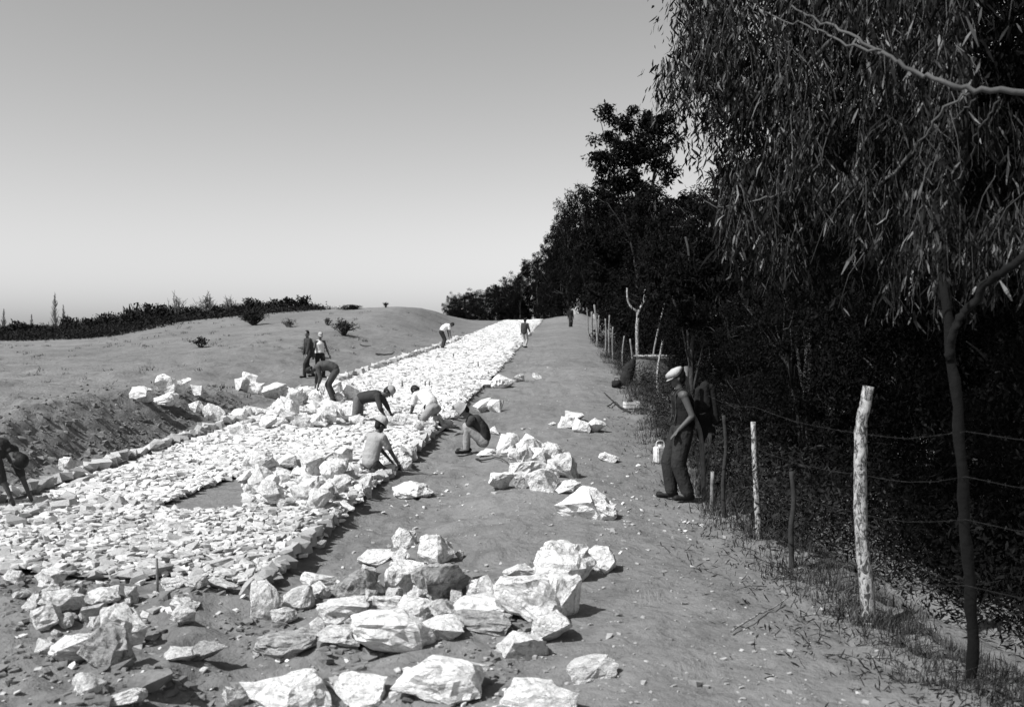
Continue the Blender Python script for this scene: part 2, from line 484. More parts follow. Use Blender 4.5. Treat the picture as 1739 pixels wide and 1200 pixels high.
sq = rr_.uniform(.40, .75, len(P)) * np.interp(P[:, 1], [20, 45], [1, .5])
PP = np.stack([P[:, 0], P[:, 1], zz - sz * sq * 0.25], -1)
# the stones that show largest are parts of the road, the rest one mass
cost = P[:, 1] / (sz + 0.02)
vis = (PP[:, 0] / PP[:, 1] * FPX + CX > -5)
order = np.argsort(np.where(vis, cost, 1e9))
EACH = order[:235]
rest = np.setdiff1d(np.arange(len(P)), EACH)
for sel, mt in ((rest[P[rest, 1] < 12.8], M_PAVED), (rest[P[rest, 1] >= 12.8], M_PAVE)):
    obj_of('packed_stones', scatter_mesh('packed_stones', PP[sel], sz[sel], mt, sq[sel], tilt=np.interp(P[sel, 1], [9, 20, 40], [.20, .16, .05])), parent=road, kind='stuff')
stone_me = [mesh_np('paving_stone', tv, tf, M_PIECE, False) for tv, tf in TEMPL]
def piece(name, p, s, parent, r=rnd, tilt=0.20):
    o = obj_of(name, r.choice(stone_me), p, (r.gauss(0, tilt), r.gauss(0, tilt), r.uniform(0, 6.28)), s, parent=parent)
    return o
for i in EACH:
    s = float(sz[i])
    piece('paving_stone', PP[i], (s * rnd.uniform(.8, 1.25), s * rnd.uniform(.75, 1.1), s * float(sq[i])), road)
# kerb stones, proud of the paving on both sides
def kerb(edge, y0, y1, size, off, up, name):
    y = y0
    while y < y1:
        s = size(y) * rnd.uniform(.75, 1.3)
        x = float(edge(y)) + off + rnd.uniform(-.03, .03)
        h = s * rnd.uniform(.7, 1.1)
        o = obj_of(name, rnd.choice(stone_me), (x, y, tz(x, y) + up * rnd.uniform(.7, 1.2)),
                   (rnd.gauss(0, .25), rnd.gauss(0, .25), rnd.uniform(0, 6.28)), (s * rnd.uniform(.42, .62), s * rnd.uniform(.5, .72), h * .62), parent=road)
        y += s * 0.98
kerb(road_l, 12.6, 24, lambda y: .20, 0.0, 0.13, 'kerb_stone')
kerb(road_l, 27.5, 62, lambda y: .30, 0.0, 0.12, 'kerb_stone')
kerb(road_r, 8.7, 12.4, lambda y: .15, -0.03, 0.10, 'kerb_stone')
kerb(road_r, 15.2, 24.5, lambda y: .18, -0.02, 0.09, 'kerb_stone')

# ------------------------------------------------------------------ rocks
def rock_mesh(seed, n=18, cuts=3, block=0.45, flat=False):
    r = random.Random(seed)
    bm = bmesh.new()
    for i in range(n):
        v = Vector((r.gauss(0, 1), r.gauss(0, 1), r.gauss(0, 1))).normalized()
        # between a sphere and a block
        m = max(abs(v.x), abs(v.y), abs(v.z))
        v = v.lerp(v / m * 0.92, block) * r.uniform(.74, 1.04)
        bm.verts.new(v)
    bmesh.ops.convex_hull(bm, input=bm.verts)
    bmesh.ops.delete(bm, geom=[v for v in bm.verts if not v.link_faces], context='VERTS')
    bmesh.ops.triangulate(bm, faces=bm.faces)
    if cuts:
        bmesh.ops.subdivide_edges(bm, edges=bm.edges, cuts=cuts, use_grid_fill=True)
        bmesh.ops.triangulate(bm, faces=bm.faces)
        off = Vector((seed * 3.7, seed * 1.3, 0))
        bm.normal_update()
        for v in bm.verts:
            p = v.co
            k = mnoise.noise(p * 1.1 + off)
            d = 0.17 * k - 0.14 * max(0, abs(mnoise.noise(p * 2.3 + off)) - .1) + 0.07 * mnoise.noise(p * 4.5 + off) + 0.05 * mnoise.noise(p * 10 + off)
            v.co = p + v.normal * d
    xs = [v.co.x for v in bm.verts]; ys = [v.co.y for v in bm.verts]; zs = [v.co.z for v in bm.verts]
    for v in bm.verts:      # unit box
        v.co = Vector(((v.co.x - min(xs)) / (max(xs) - min(xs)) - .5, (v.co.y - min(ys)) / (max(ys) - min(ys)) - .5, (v.co.z - min(zs)) / (max(zs) - min(zs)))) 
    return bm
_rk = [0]
def rock(box, label, grey_=False, group=None, big=True, rot=None, name='rock', lift=0.0, deep=0.8):
    """a boulder standing where the photograph shows it: box in its pixels"""
    x0, y0, x1, y1 = box
    xc = (x0 + x1) / 2
    hpx = y1 - y0
    g = at(xc, y1 - 0.16 * hpx)
    d = g.y
    w = (x1 - x0) / FPX * d * 1.20
    L = w * deep
    al = (y1 - 560) / FPX
    h = max(0.30 * w * min(1, hpx / (x1 - x0) + .3), hpx / FPX * d - L * al)
    if L * al > 0.75 * hpx / FPX * d: L = 0.75 * hpx / FPX * d / al
    _rk[0] += 1
    bm = rock_mesh(100 + _rk[0] * 7, 17 if big else 12, 4 if (w / d * FPX > 55) else (3 if big else 2))
    me = bm_mesh(name, bm, M_ROCKG if grey_ else M_ROCK)
    # box is square to the view: the unit box is scaled first, then turned a little
    o = obj_of(name, me, (g.x, g.y + L * 0.30, g.z - (0.40 if hpx < .5 * (x1 - x0) else .25) * h + lift), (rnd.gauss(0, .07), rnd.gauss(0, .07), rnd.gauss(0, .22) if rot is None else rot), (w, L * 1.1, h * (1.30 if hpx > x1 - x0 else (1.65 if hpx < .5 * (x1 - x0) else 1.5))))
    o['label'] = label; o['category'] = 'rock'
    if group: o['group'] = group
    return o
FR = 'limestone rocks dumped in the foreground'
front = [
 ((914, 922, 1008, 1000), 'big flat-topped block of white stone with stepped front, beside the path'),
 ((1000, 930, 1044, 981), 'squarish white rock touching the right end of the flat-topped block'),
 ((846, 962, 950, 1072), 'large central boulder with a pitted dark hollow on its face'),
 ((858, 958, 910, 990), 'rounded pale rock peeping out on top of the large pitted boulder'),
 ((926, 978, 980, 1064), 'knobbly white rock leaning on the right of the large pitted boulder'),
 ((905, 1046, 967, 1103), 'white blade-shaped rock tilted down to the right by the path'),
 ((850, 1070, 922, 1128), 'grey and white lump in front of the large pitted boulder'),
 ((796, 984, 847, 1027), 'pointed white rock left of the large pitted boulder'),
 ((768, 1016, 872, 1060), 'low white rock with dark pits between the grey and the pitted boulders'),
 ((712, 916, 765, 968), 'upright rounded white rock at the back of the foreground heap'),
 ((669, 902, 707, 938), 'small pale rock leaning at the back, highest of the foreground heap'),
 ((662, 934, 692, 961), 'small white rock at the foot of the leaning pale one'),
 ((660, 953, 720, 1016), 'white rounded rock left of the big grey boulder'),
 ((609, 934, 667, 967), 'white rock lying alone on the sand left of the heap'),
 ((610, 961, 637, 980), 'small ring-marked stone just below the lone white rock'),
 ((733, 1015, 772, 1060), 'wedge of white rock under the big grey boulder'),
 ((676, 1015, 738, 1060), 'chipped white rock below the rounded one, left of the wedge'),
 ((619, 1011, 680, 1048), 'low whitish rock in the middle of the long foreground heap'),
 ((538, 1016, 622, 1066), 'white peaked rock at the left end of the long foreground heap'),
 ((598, 1036, 742, 1122), 'very wide pale slab with a thin lip overhanging the sand'),
 ((543, 1060, 612, 1104), 'pale rock half under the left end of the wide slab'),
 ((715, 1052, 786, 1090), 'pale low rock against the right end of the wide slab'),
 ((680, 1108, 818, 1206), 'huge rounded boulder at the bottom with a dark right side'),
 ((560, 1146, 646, 1215), 'smooth white block at the bottom edge left of the huge boulder'),
 ((842, 1162, 968, 1216), 'long pale boulder cut by the bottom edge of the view'),
 ((968, 1114, 1044, 1159), 'white star-shaped flat rock alone on the path'),
 ((953, 834, 1043, 894), 'white lumpy boulder alone between the rock cluster and the flat block'),
 ((0, 969, 35, 996), 'pale rock at the left edge just in front of the paving'),
 ((54, 968, 104, 1003), 'white rock with a dark right side in front of the paving'),
 ((21, 1001, 46, 1020), 'small pale stone under the white rock near the left edge'),
 ((44, 1030, 101, 1082), 'rounded white boulder at the left end of the near heap'),
 ((73, 1003, 131, 1047), 'white boulder behind the rounded one in the near left heap'),
 ((128, 1024, 178, 1065), 'white rock in the middle of the near left heap'),
 ((147, 996, 200, 1033), 'pale rounded rock at the back of the near left heap'),
 ((172, 1018, 250, 1112), 'tall leaning slab casting a black shadow in the near left heap'),
 ((196, 998, 227, 1028), 'small bright rock behind the tall leaning slab'),
 ((84, 1070, 172, 1140), 'bright pyramid-shaped boulder lowest of the near left heap'),
 ((58, 1084, 86, 1113), 'small cube-like pale stone left of the pyramid-shaped boulder'),
 ((120, 1136, 168, 1187), 'pale rock below the pyramid-shaped boulder'),
 ((272, 980, 308, 1005), 'rounded stone next to the thin wooden stake on the paving edge'),
 ((307, 977, 349, 1003), 'oval pale stone second from the stake along the paving edge'),
 ((346, 980, 397, 1008), 'long pale stone third from the stake along the paving edge'),
 ((396, 976, 426, 999), 'squarish stone at the near corner of the paving'),
 ((288, 1014, 331, 1044), 'mottled rock behind the small white wedge near the stake'),
 ((284, 1034, 324, 1068), 'small white wedge-shaped rock right of the black shadow'),
 ((421, 988, 466, 1063), 'tall whitish rock standing at the corner of the paving'),
 ((484, 996, 530, 1045), 'mottled rock leaning right, second from the paving corner'),
 ((460, 1032, 499, 1064), 'square pale rock between the tall whitish and the leaning mottled ones'),
 ((510, 978, 562, 1013), 'flat pale stone sunk in the sand beside the paving'),
 ((372, 1162, 416, 1212), 'pale knob of rock at the bottom edge left of the arched boulder'),
 ((412, 1140, 552, 1222), 'big arched pale boulder with a dark cavity at the bottom edge'),
 ((278, 1097, 322, 1127), 'low pale stone half buried in the foreground sand'),
 ((176, 1166, 238, 1208), 'pale stone half buried at the bottom edge of the view'),
 ((771, 937, 787, 952), 'fist-sized white stone behind the big grey boulder'),
]
for bx, lb in front: rock(bx, lb, group=FR)
for bx, lb in [
 ((706, 953, 795, 1036), 'big grey boulder with a ribbed dark right side in the heap'),
 ((568, 968, 630, 1028), 'flat grey triangular slab lying left of the heap'),
 ((762, 1048, 868, 1080), 'long dark grey rock lying flat below the pitted boulder'),
 ((433, 1078, 544, 1124), 'low dark grey rock with streaks, in front of the paving corner'),
 ((136, 1058, 210, 1146), 'dark shaded rock between the leaning slab and the pyramid boulder'),  # shadow on this rock is put into its colour by the grey stone
 ((315, 1098, 380, 1126), 'dark half buried stone right of the low pale one'),
 ((929, 918, 953, 932), 'dark stone on the back of the flat-topped block'),
 ((897, 949, 916, 973), 'small dark cobble left of the flat-topped block'),
]: rock(bx, lb, True, group=FR)
MR = 'limestone rocks in the cluster beside the crouching man'
for bx, lb in [
 ((845, 744, 885, 782), 'white rock at the left end of the cluster behind the crouching man'),
 ((880, 748, 918, 785), 'white rock second from the left in the cluster behind the crouching man'),
 ((866, 764, 904, 792), 'low white rock at the front left of the upper cluster'),
 ((900, 766, 932, 792), 'white rock in the middle of the upper cluster'),
 ((921, 758, 956, 790), 'rounded rock at the right end of the upper cluster'),
 ((932, 777, 981, 818), 'large white rock with a grey right face in the cluster'),
 ((869, 785, 926, 806), 'flat white slab over a black gap in the cluster'),
 ((896, 800, 946, 841), 'big pale rock at the centre front of the cluster'),
 ((831, 806, 872, 837), 'pale rock at the left front of the cluster, dark stone beside it'),
 ((941, 817, 992, 842), 'flattish pale rock in front of the large white one'),
 ((874, 804, 900, 818), 'thin white stone between the flat slab and the left front rock'),
 ((673, 820, 730, 850), 'flat pale rock alone on the sand right of the kneeling man'),
 ((1019, 771, 1051, 787), 'white wedge of stone alone on the path'),
 ((949, 712, 976, 730), 'white stone at the left end of the flat cluster by the path'),
 ((962, 700, 990, 716), 'faint pale stone at the back of the flat cluster by the path'),
 ((975, 715, 1002, 738), 'white stone in the middle of the flat cluster by the path'),
 ((996, 716, 1024, 738), 'white stone at the right end of the flat cluster by the path'),
 ((933, 717, 945, 723), 'tiny white chip left of the flat cluster by the path'),
 ((806, 682, 836, 704), 'pale flat stone behind the hat of the crouching man'),
 ((828, 684, 852, 703), 'white stone right of the flat one behind the crouching man'),
 ((832, 728, 851, 741), 'small white stone at the back of the crouching man'),
 ((812, 764, 848, 776), 'flat white stone under the crouching man, at his heels'),
 ((838, 641, 874, 661), 'mottled pale stone in the row on the sand beyond the crouching man'),
 ((873, 639, 891, 651), 'small pointed white stone in the row beyond the crouching man'),
 ((903, 636, 919, 645), 'smallest stone at the far end of the row on the sand'),
 ((818, 650, 842, 660), 'low stone at the road end of the row on the sand'),
]: rock(bx, lb, group=MR, big=(bx[2] - bx[0] > 30))
rock((872, 810, 892, 834), 'dark-faced stone beside the left front rock of the cluster', True, group=MR, big=False)
LR = 'rocks lying on the sand left of the road'
for bx, lb in [
 ((222, 662, 256, 684), 'leftmost white rock on the sandy slope'),
 ((246, 673, 294, 692), 'low white rock right of and below the leftmost one on the slope'),
 ((263, 641, 294, 667), 'topmost white rock of the group on the left slope'),
 ((292, 650, 321, 676), 'white rounded rock right of the topmost one on the left slope'),
 ((320, 660, 343, 676), 'small pale rock at the right end of the slope group'),
 ((318, 685, 343, 702), 'small white rock with a black hole beside it, below the slope group'),
 ((340, 692, 376, 719), 'mottled rock casting a long black shadow near the bank'),
 ((391, 701, 416, 725), 'white cube-like rock standing alone by the road edge'),
 ((415, 693, 443, 711), 'white rock right of the cube-like one by the road edge'),
 ((398, 644, 424, 667), 'white rock at the left of the three on the slope behind'),
 ((411, 638, 434, 656), 'faint rock on top of the three on the slope behind'),
 ((424, 654, 447, 671), 'rock at the right of the three on the slope behind'),
 ((447, 657, 483, 681), 'big white block left of the bent-over man'),
 ((478, 662, 502, 680), 'pointed pale rock between the white block and the road'),
 ((100, 781, 126, 805), 'pale triangular stone on the bank above the kerb'),
 ((180, 778, 204, 794), 'white stone touching the kerb below the dark bank'),
 ((387, 724, 422, 748), 'low pale rock at the left edge of the paving'),
]: rock(bx, lb, group=LR, big=(bx[2] - bx[0] > 30))

# rocks nobody could tell apart, in heaps: each one still a thing of its own
pool = [bm_mesh('rock', rock_mesh(900 + i * 13, 15, 3 if i < 6 else 2), M_ROCK) for i in range(12)]
ORD = 'first second third fourth fifth sixth seventh eighth ninth tenth eleventh twelfth thirteenth fourteenth fifteenth sixteenth seventeenth eighteenth nineteenth twentieth'.split()
def heap(n, poly, wpx, label, group, layers=1, seed=1, base=0.0):
    r = random.Random(seed)
    xs = [p[0] for p in poly]; ys = [p[1] for p in poly]
    k = 0; tries = 0; placed = []
    while k < n and tries < 6000:
        tries += 1
        px, py = r.uniform(min(xs), max(xs)), r.uniform(min(ys), max(ys))
        if not in_poly(np.array([px]), np.array([py]), poly)[0]: continue
        g = at(px, py); d = g.y
        w = r.uniform(*wpx) / FPX * d
        near = [q for q in placed if math.hypot(q[0] - g.x, q[1] - g.y) < 0.62 * (q[2] + w) / 2]
        up = 0.0
        if near:
            if len(near) > 2 or layers < 2 or max(q[3] for q in near) > (layers - 1.5) * 0.25: 
                if tries < 5000: continue
            up = max(q[3] for q in near) + 0.28 * w
        h = w * r.uniform(.55, .95)
        o = obj_of('rock', r.choice(pool), (g.x, g.y, g.z - 0.10 * h + up + base), (r.gauss(0, .25), r.gauss(0, .25), r.uniform(0, 6.28)), (w, w * r.uniform(.7, 1.0), h))
        o['category'] = 'rock'; o['group'] = group
        placed.append((g.x, g.y, w, up, o)); k += 1
    # tell them apart by their place in the heap: rows from the front, counted from the left
    placed.sort(key=lambda q: q[1]); nrow = max(1, min(6, round(len(placed) / 11)))
    for j in range(nrow):
        row = sorted(placed[j * len(placed) // nrow:(j + 1) * len(placed) // nrow], key=lambda q: q[0] / q[1])
        for i, q in enumerate(row):
            q[4]['label'] = '%s, %s%s from the left' % (label, '' if nrow == 1 else ('front row, ' if j == 0 else ('back row, ' if j == nrow - 1 else ORD[j] + ' row, ')), ORD[i])
heap(60, [(452, 732), (470, 700), (520, 676), (585, 668), (612, 690), (618, 732)], (18, 36),
     'white rock heaped by the bent-over man', 'rocks heaped round the bent-over man', 2, 21, 0.06)
heap(60, [(398, 850), (415, 815), (470, 795), (575, 785), (612, 818), (640, 836), (628, 848), (570, 868), (500, 872), (440, 876)], (24, 46),
     'pale rock heaped below the kneeling man', 'rocks heaped in front of the kneeling man', 2, 22, 0.04)
heap(22, [(650, 726), (655, 700), (700, 706), (742, 716), (735, 738), (690, 735)], (18, 34),
     'white rock between the crawling man and white shirt', 'rocks between the two kneeling workers', 1, 23, 0.06)
heap(10, [(738, 726), (745, 710), (772, 706), (778, 716), (752, 734)], (16, 28),
     'white rock at the road edge behind white shirt', 'rocks at the road edge by the white shirt', 1, 24, 0.04)
heap(26, [(540, 1010), (620, 990), (700, 1000), (860, 1010), (900, 1040), (860, 1075), (760, 1090), (700, 1060), (600, 1100), (520, 1090)], (22, 50),
     'pale broken rock in the long foreground heap', 'rocks filling the long foreground heap', 1, 31, -0.02)
heap(16, [(40, 1015), (130, 1000), (230, 1010), (250, 1080), (170, 1120), (60, 1070)], (20, 42),
     'pale broken rock in the near left heap', 'rocks filling the near left heap', 1, 32, -0.02)
heap(8, [(635, 815), (668, 790), (700, 772), (712, 782), (690, 808), (655, 830)], (18, 32),
     'white stone right of the kneeling man', 'stones on the road edge by the kneeling man', 1, 29, 0.03)
# small chips and pebbles, too many and too small to pick apart
def chips(n, poly, wpx, seed):
    r = random.Random(seed); out = []
    xs = [p[0] for p in poly]; ys = [p[1] for p in poly]
    while len(out) < n:
        px, py = r.uniform(min(xs), max(xs)), r.uniform(min(ys), max(ys))
        if not in_poly(np.array([px]), np.array([py]), poly)[0]: continue
        g = at(px, py); w = r.uniform(*wpx) ** 1.0 / FPX * g.y / 2 * (.6 + .4 * r.random()); out.append((g.x, g.y, g.z + w * .25, w))
    return out
ch = chips(34, [(560, 960), (700, 905), (790, 950), (760, 1000), (640, 1010), (560, 1000)], (6, 15), 27) + chips(26, [(1040, 840), (1130, 840), (1210, 900), (1190, 960), (1110, 900), (1060, 900)], (4, 11), 28) \
   + chips(22, [(700, 812), (740, 760), (800, 800), (800, 860), (720, 880), (640, 880)], (4, 11), 30) + chips(40, [(0, 1000), (120, 985), (270, 985), (430, 1005), (440, 1060), (250, 1060), (60, 1060)], (8, 22), 26) \
   + chips(60, [(0, 1060), (500, 1080), (900, 1100), (900, 1200), (0, 1200)], (5, 18), 33) + chips(30, [(810, 700), (1040, 700), (1100, 800), (1080, 1000), (1000, 880), (830, 790)], (3, 9), 34)
ch = np.array(ch)
obj_of('stone_chips', scatter_mesh('stone_chips', ch[:, :3], ch[:, 3], M_PAVE, np.full(len(ch), .7), tilt=.3), kind='stuff')
# larger stones laid at the left margin of the near paving
r = random.Random(25); k = 0
while k < 30:
    px, py = r.uniform(0, 240), r.uniform(850, 905)
    if not in_poly(np.array([px]), np.array([py]), [(0, 905), (0, 872), (60, 858), (150, 850), (240, 868), (200, 890), (80, 905)])[0]: continue
    g = at(px, py); w = r.uniform(22, 38) / FPX * g.y / 2
    piece('paving_stone', (g.x, g.y, g.z + .09), (w, w * r.uniform(.7, 1), w * r.uniform(.6, .9)), road, r, .3); k += 1

# gravel and chips nobody could count
r = np.random.RandomState(77)
n = 5200
px = r.uniform(-40, 1500, n); yy = 6.2 * np.exp(r.uniform(0, 1, n) ** 1.15 * 1.9)
X = (px - CX) / FPX * yy
offr = ((X < road_l(yy) - 0.1) | (X > road_r(yy) + 0.12) | (yy < front_edge(X) - .1)) & (X < fence_x(yy) + 0.6)
dens = (gnoise(X / 0.9, yy / 0.9, 7) > -0.12) | (r.uniform(0, 1, n) < 0.15)
X, yy = X[offr & dens], yy[offr & dens]
s = 0.010 * np.exp(r.normal(0, .6, len(X)))
obj_of('gravel', scatter_mesh('gravel', np.stack([X, yy, terrain(X, yy) + s * .2], -1), s, tone_mat('gravel', 0.34, .9, .5, 5), np.full(len(X), .7)), kind='stuff')
# clods of dug earth on the left bank
n = 3600
yy = r.uniform(11.5, 26, n); u = 0.15 + r.gamma(2.6, .34, n); X = road_l(yy) - u
s = 0.016 * np.exp(r.normal(0, .6, n))
obj_of('earth_clods', scatter_mesh('earth_clods', np.stack([X, yy, terrain(X, yy) + s * .1], -1), s, tone_mat('dug_earth', 0.17, .95, .4, 5, 20, .02), np.full(n, .8)), kind='stuff')
n = 2600
yy = r.uniform(6.0, 9.3, n); X = (r.uniform(-30, 900, n) - CX) / FPX * yy
s = 0.022 * np.exp(r.normal(0, .55, n))
k = (gnoise(X / .7, yy / .7, 17) > -0.05)
obj_of('earth_lumps', scatter_mesh('earth_lumps', np.stack([X, yy, terrain(X, yy) + s * .1], -1)[k], s[k], bpy.data.materials['dug_earth'], np.full(k.sum(), .7)), kind='stuff')
# ------------------------------------------------------------------ tubes and leaves
def tube(bm, pts, rad, seg=7, cap=True):
    """tapered tube through pts into bm"""
    pts = [Vector(p) for p in pts]; n = len(pts)
    rings = []
    ref = Vector((0.3, 0.2, 1)).normalized()
    for i, p in enumerate(pts):
        t = (pts[min(i + 1, n - 1)] - pts[max(i - 1, 0)])
        t = t.normalized() if t.length > 1e-9 else Vector((0, 0, 1))
        a = ref.cross(t)
        if a.length < 0.1: a = Vector((1, 0, 0)).cross(t)
        a.normalize(); b = t.cross(a)
        rr = rad[i] if isinstance(rad, (list, tuple)) else rad
        rings.append([bm.verts.new(p + (a * math.cos(2 * math.pi * k / seg) + b * math.sin(2 * math.pi * k / seg)) * rr) for k in range(seg)])
    for i in range(n - 1):
        for k in range(seg):
            bm.faces.new((rings[i][k], rings[i][(k + 1) % seg], rings[i + 1][(k + 1) % seg], rings[i + 1][k]))
    if cap:
        bm.faces.new(rings[0][::-1]); bm.faces.new(rings[-1])
def spline(pts, n=8, wob=0.0, r=rnd):
    """Catmull-Rom through pts"""
    P = [Vector(p) for p in pts]
    P = [P[0] * 2 - P[1]] + P + [P[-1] * 2 - P[-2]]
    out = []
    for i in range(1, len(P) - 2):
        for k in range(n):
            t = k / n
            a, b, c, d = P[i - 1], P[i], P[i + 1], P[i + 2]
            q = 0.5 * ((2 * b) + (c - a) * t + (2 * a - 5 * b + 4 * c - d) * t * t + (3 * b - a - 3 * c + d) * t ** 3)
            out.append(q + Vector((r.gauss(0, 1), r.gauss(0, 1), r.gauss(0, 1))) * wob)
    out.append(P[-2]); return out
def taper(a, b, n): return [a + (b - a) * i / (n - 1) for i in range(n)]

def leaf_cards(name, C, L, W, mat, r, down=0.0, bend=0.25):
    """leaves at C (n,3): each a folded strip of 2 quads, length L width W (n,). down: how far they hang"""
    n = len(C)
    d = r.normal(0, 1, (n, 3)); d /= np.linalg.norm(d, axis=1)[:, None]
    d = d * (1 - down) + np.array([0, 0, -1.0]) * down; d /= np.linalg.norm(d, axis=1)[:, None]
    q = r.normal(0, 1, (n, 3)); s = np.cross(d, q); s /= np.linalg.norm(s, axis=1)[:, None] + 1e-9
    nn = np.cross(s, d)
    L = L[:, None]; W = W[:, None]
    mid = C + d * L * 0.5 + nn * L * bend * 0.3
    tip = C + d * L + nn * L * bend * r.uniform(-.3, .6, (n, 1))
    V = np.stack([C - s * W * .15, C + s * W * .15, mid + s * W * .5, mid - s * W * .5, tip + s * W * .12, tip - s * W * .12], 1).reshape(-1, 3)
    b = np.arange(n) * 6
    F = np.concatenate([np.stack([b, b + 1, b + 2, b + 3], 1), np.stack([b + 3, b + 2, b + 4, b + 5], 1)])
    return mesh_np(name, V, F, mat, False)

def crown_points(r, lobes, n_clump, per, clump_r, shell=0.75):
    """leaf positions: clumps near the surface of a few ellipsoid lobes"""
    P = []
    vol = np.array([l[3] * l[4] * l[5] for l in lobes]) ** 0.67
    cnt = np.maximum(1, (n_clump * vol / vol.sum())).astype(int)
    for (cx, cy, cz, rx, ry_, rz), m in zip(lobes, cnt):
        d = r.normal(0, 1, (m, 3)); d /= np.linalg.norm(d, axis=1)[:, None]
        rad = shell + (1 - shell) * r.uniform(0, 1, m) ** .6
        rad = np.where(r.uniform(0, 1, m) < .25, r.uniform(.2, .8, m), rad) * (1 + r.normal(0, .07, m))
        c = np.array([cx, cy, cz]) + d * rad[:, None] * np.array([rx, ry_, rz])
        for q in c:
            k = int(per * r.uniform(.5, 1.5)); cr = clump_r * r.uniform(.6, 1.35)
            e = r.normal(0, 1, (k, 3)); e /= np.linalg.norm(e, axis=1)[:, None]
            P.append(q + e * (r.uniform(0, 1, k) ** .45)[:, None] * cr * np.array([1, 1, .75]))
    return np.concatenate(P)

def tree_proto(seed, lobes, n_clump, per, clump_r, leafL, trunk_r=0.16, bare=0.0):
    """unit-less prototype built at real size: lobes in metres over the trunk's foot"""
    r = np.random.RandomState(seed); rn = random.Random(seed)
    P = crown_points(r, lobes, n_clump, per, clump_r)
    n = len(P)
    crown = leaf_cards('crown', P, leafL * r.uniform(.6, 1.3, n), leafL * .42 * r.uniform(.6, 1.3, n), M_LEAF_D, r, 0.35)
    bm = bmesh.new()
    top = max(l[2] for l in lobes)
    tr = spline([(0, 0, -0.4), (rn.gauss(0, .1), rn.gauss(0, .1), top * .35), (rn.gauss(0, .2), rn.gauss(0, .2), top * .7), (lobes[0][0] * .5, lobes[0][1] * .5, top)], 5, .02, rn)
    tube(bm, tr, taper(trunk_r, trunk_r * .3, len(tr)), 8)
    for l in lobes:
        h0 = rn.uniform(.25, .6) * l[2]
        k = min(len(tr) - 1, int(h0 / top * len(tr)))
        lp = spline([tr[k], Vector((l[0] * .6, l[1] * .6, (h0 + l[2]) / 2 + .3)), Vector(l[:3])], 5, .03, rn)
        tube(bm, lp, taper(trunk_r * .45, .02, len(lp)), 6)
        for j in range(4):
            e = Vector(l[:3]) + Vector((rn.uniform(-1, 1) * l[3], rn.uniform(-1, 1) * l[4], rn.uniform(-.6, 1) * l[5])) * .9
            b = spline([lp[len(lp) // 2 + j % 3], (Vector(l[:3]) + e) / 2, e], 3, .03, rn)
            tube(bm, b, taper(.03, .008, len(b)), 5)
    trunk = bm_mesh('trunk', bm, M_BARK, True)
    return crown, trunk, top + 0.0
def lobes_random(seed, H, Rr, n, low=0.12, up=1.0):
    r = random.Random(seed); out = []
    for i in range(n):
        z = H * (low + (up - low) * (i + .5) / n)
        f = math.sin(math.pi * min(1, max(.12, (z / H) * .80 + .12))) ** .6
        a = r.uniform(0, 6.28); k = Rr * f * .45
        s = Rr * f * r.uniform(.55, .75)
        out.append((math.cos(a) * k, math.sin(a) * k, z, s, s, min(s * 1.1, H * .2)))
    return out
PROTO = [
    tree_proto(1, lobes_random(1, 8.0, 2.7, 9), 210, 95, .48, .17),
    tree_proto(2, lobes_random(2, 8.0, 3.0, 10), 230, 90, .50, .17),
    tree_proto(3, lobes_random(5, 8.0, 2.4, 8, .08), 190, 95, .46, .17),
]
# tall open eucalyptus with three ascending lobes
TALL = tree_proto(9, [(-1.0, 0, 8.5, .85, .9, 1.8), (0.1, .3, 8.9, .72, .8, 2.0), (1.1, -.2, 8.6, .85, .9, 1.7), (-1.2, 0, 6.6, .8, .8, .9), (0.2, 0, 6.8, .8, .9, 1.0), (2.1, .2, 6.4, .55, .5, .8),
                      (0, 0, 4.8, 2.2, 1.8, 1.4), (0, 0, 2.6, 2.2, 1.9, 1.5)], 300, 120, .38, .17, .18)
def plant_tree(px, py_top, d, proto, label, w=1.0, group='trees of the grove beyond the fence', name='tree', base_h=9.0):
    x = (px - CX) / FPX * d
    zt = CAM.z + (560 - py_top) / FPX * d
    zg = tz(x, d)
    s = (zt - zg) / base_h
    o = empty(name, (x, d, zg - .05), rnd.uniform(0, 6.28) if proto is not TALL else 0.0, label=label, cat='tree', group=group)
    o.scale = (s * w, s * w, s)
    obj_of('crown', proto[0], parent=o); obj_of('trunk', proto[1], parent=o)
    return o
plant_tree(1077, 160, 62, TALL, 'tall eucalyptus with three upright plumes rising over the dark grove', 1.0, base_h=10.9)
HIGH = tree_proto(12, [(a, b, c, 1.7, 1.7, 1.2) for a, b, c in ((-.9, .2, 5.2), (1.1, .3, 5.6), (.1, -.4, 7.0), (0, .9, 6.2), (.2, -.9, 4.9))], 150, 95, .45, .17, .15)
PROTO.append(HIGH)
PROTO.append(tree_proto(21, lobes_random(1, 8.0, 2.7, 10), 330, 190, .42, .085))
PROTO.append(tree_proto(22, lobes_random(5, 8.0, 2.7, 10), 330, 190, .42, .085))
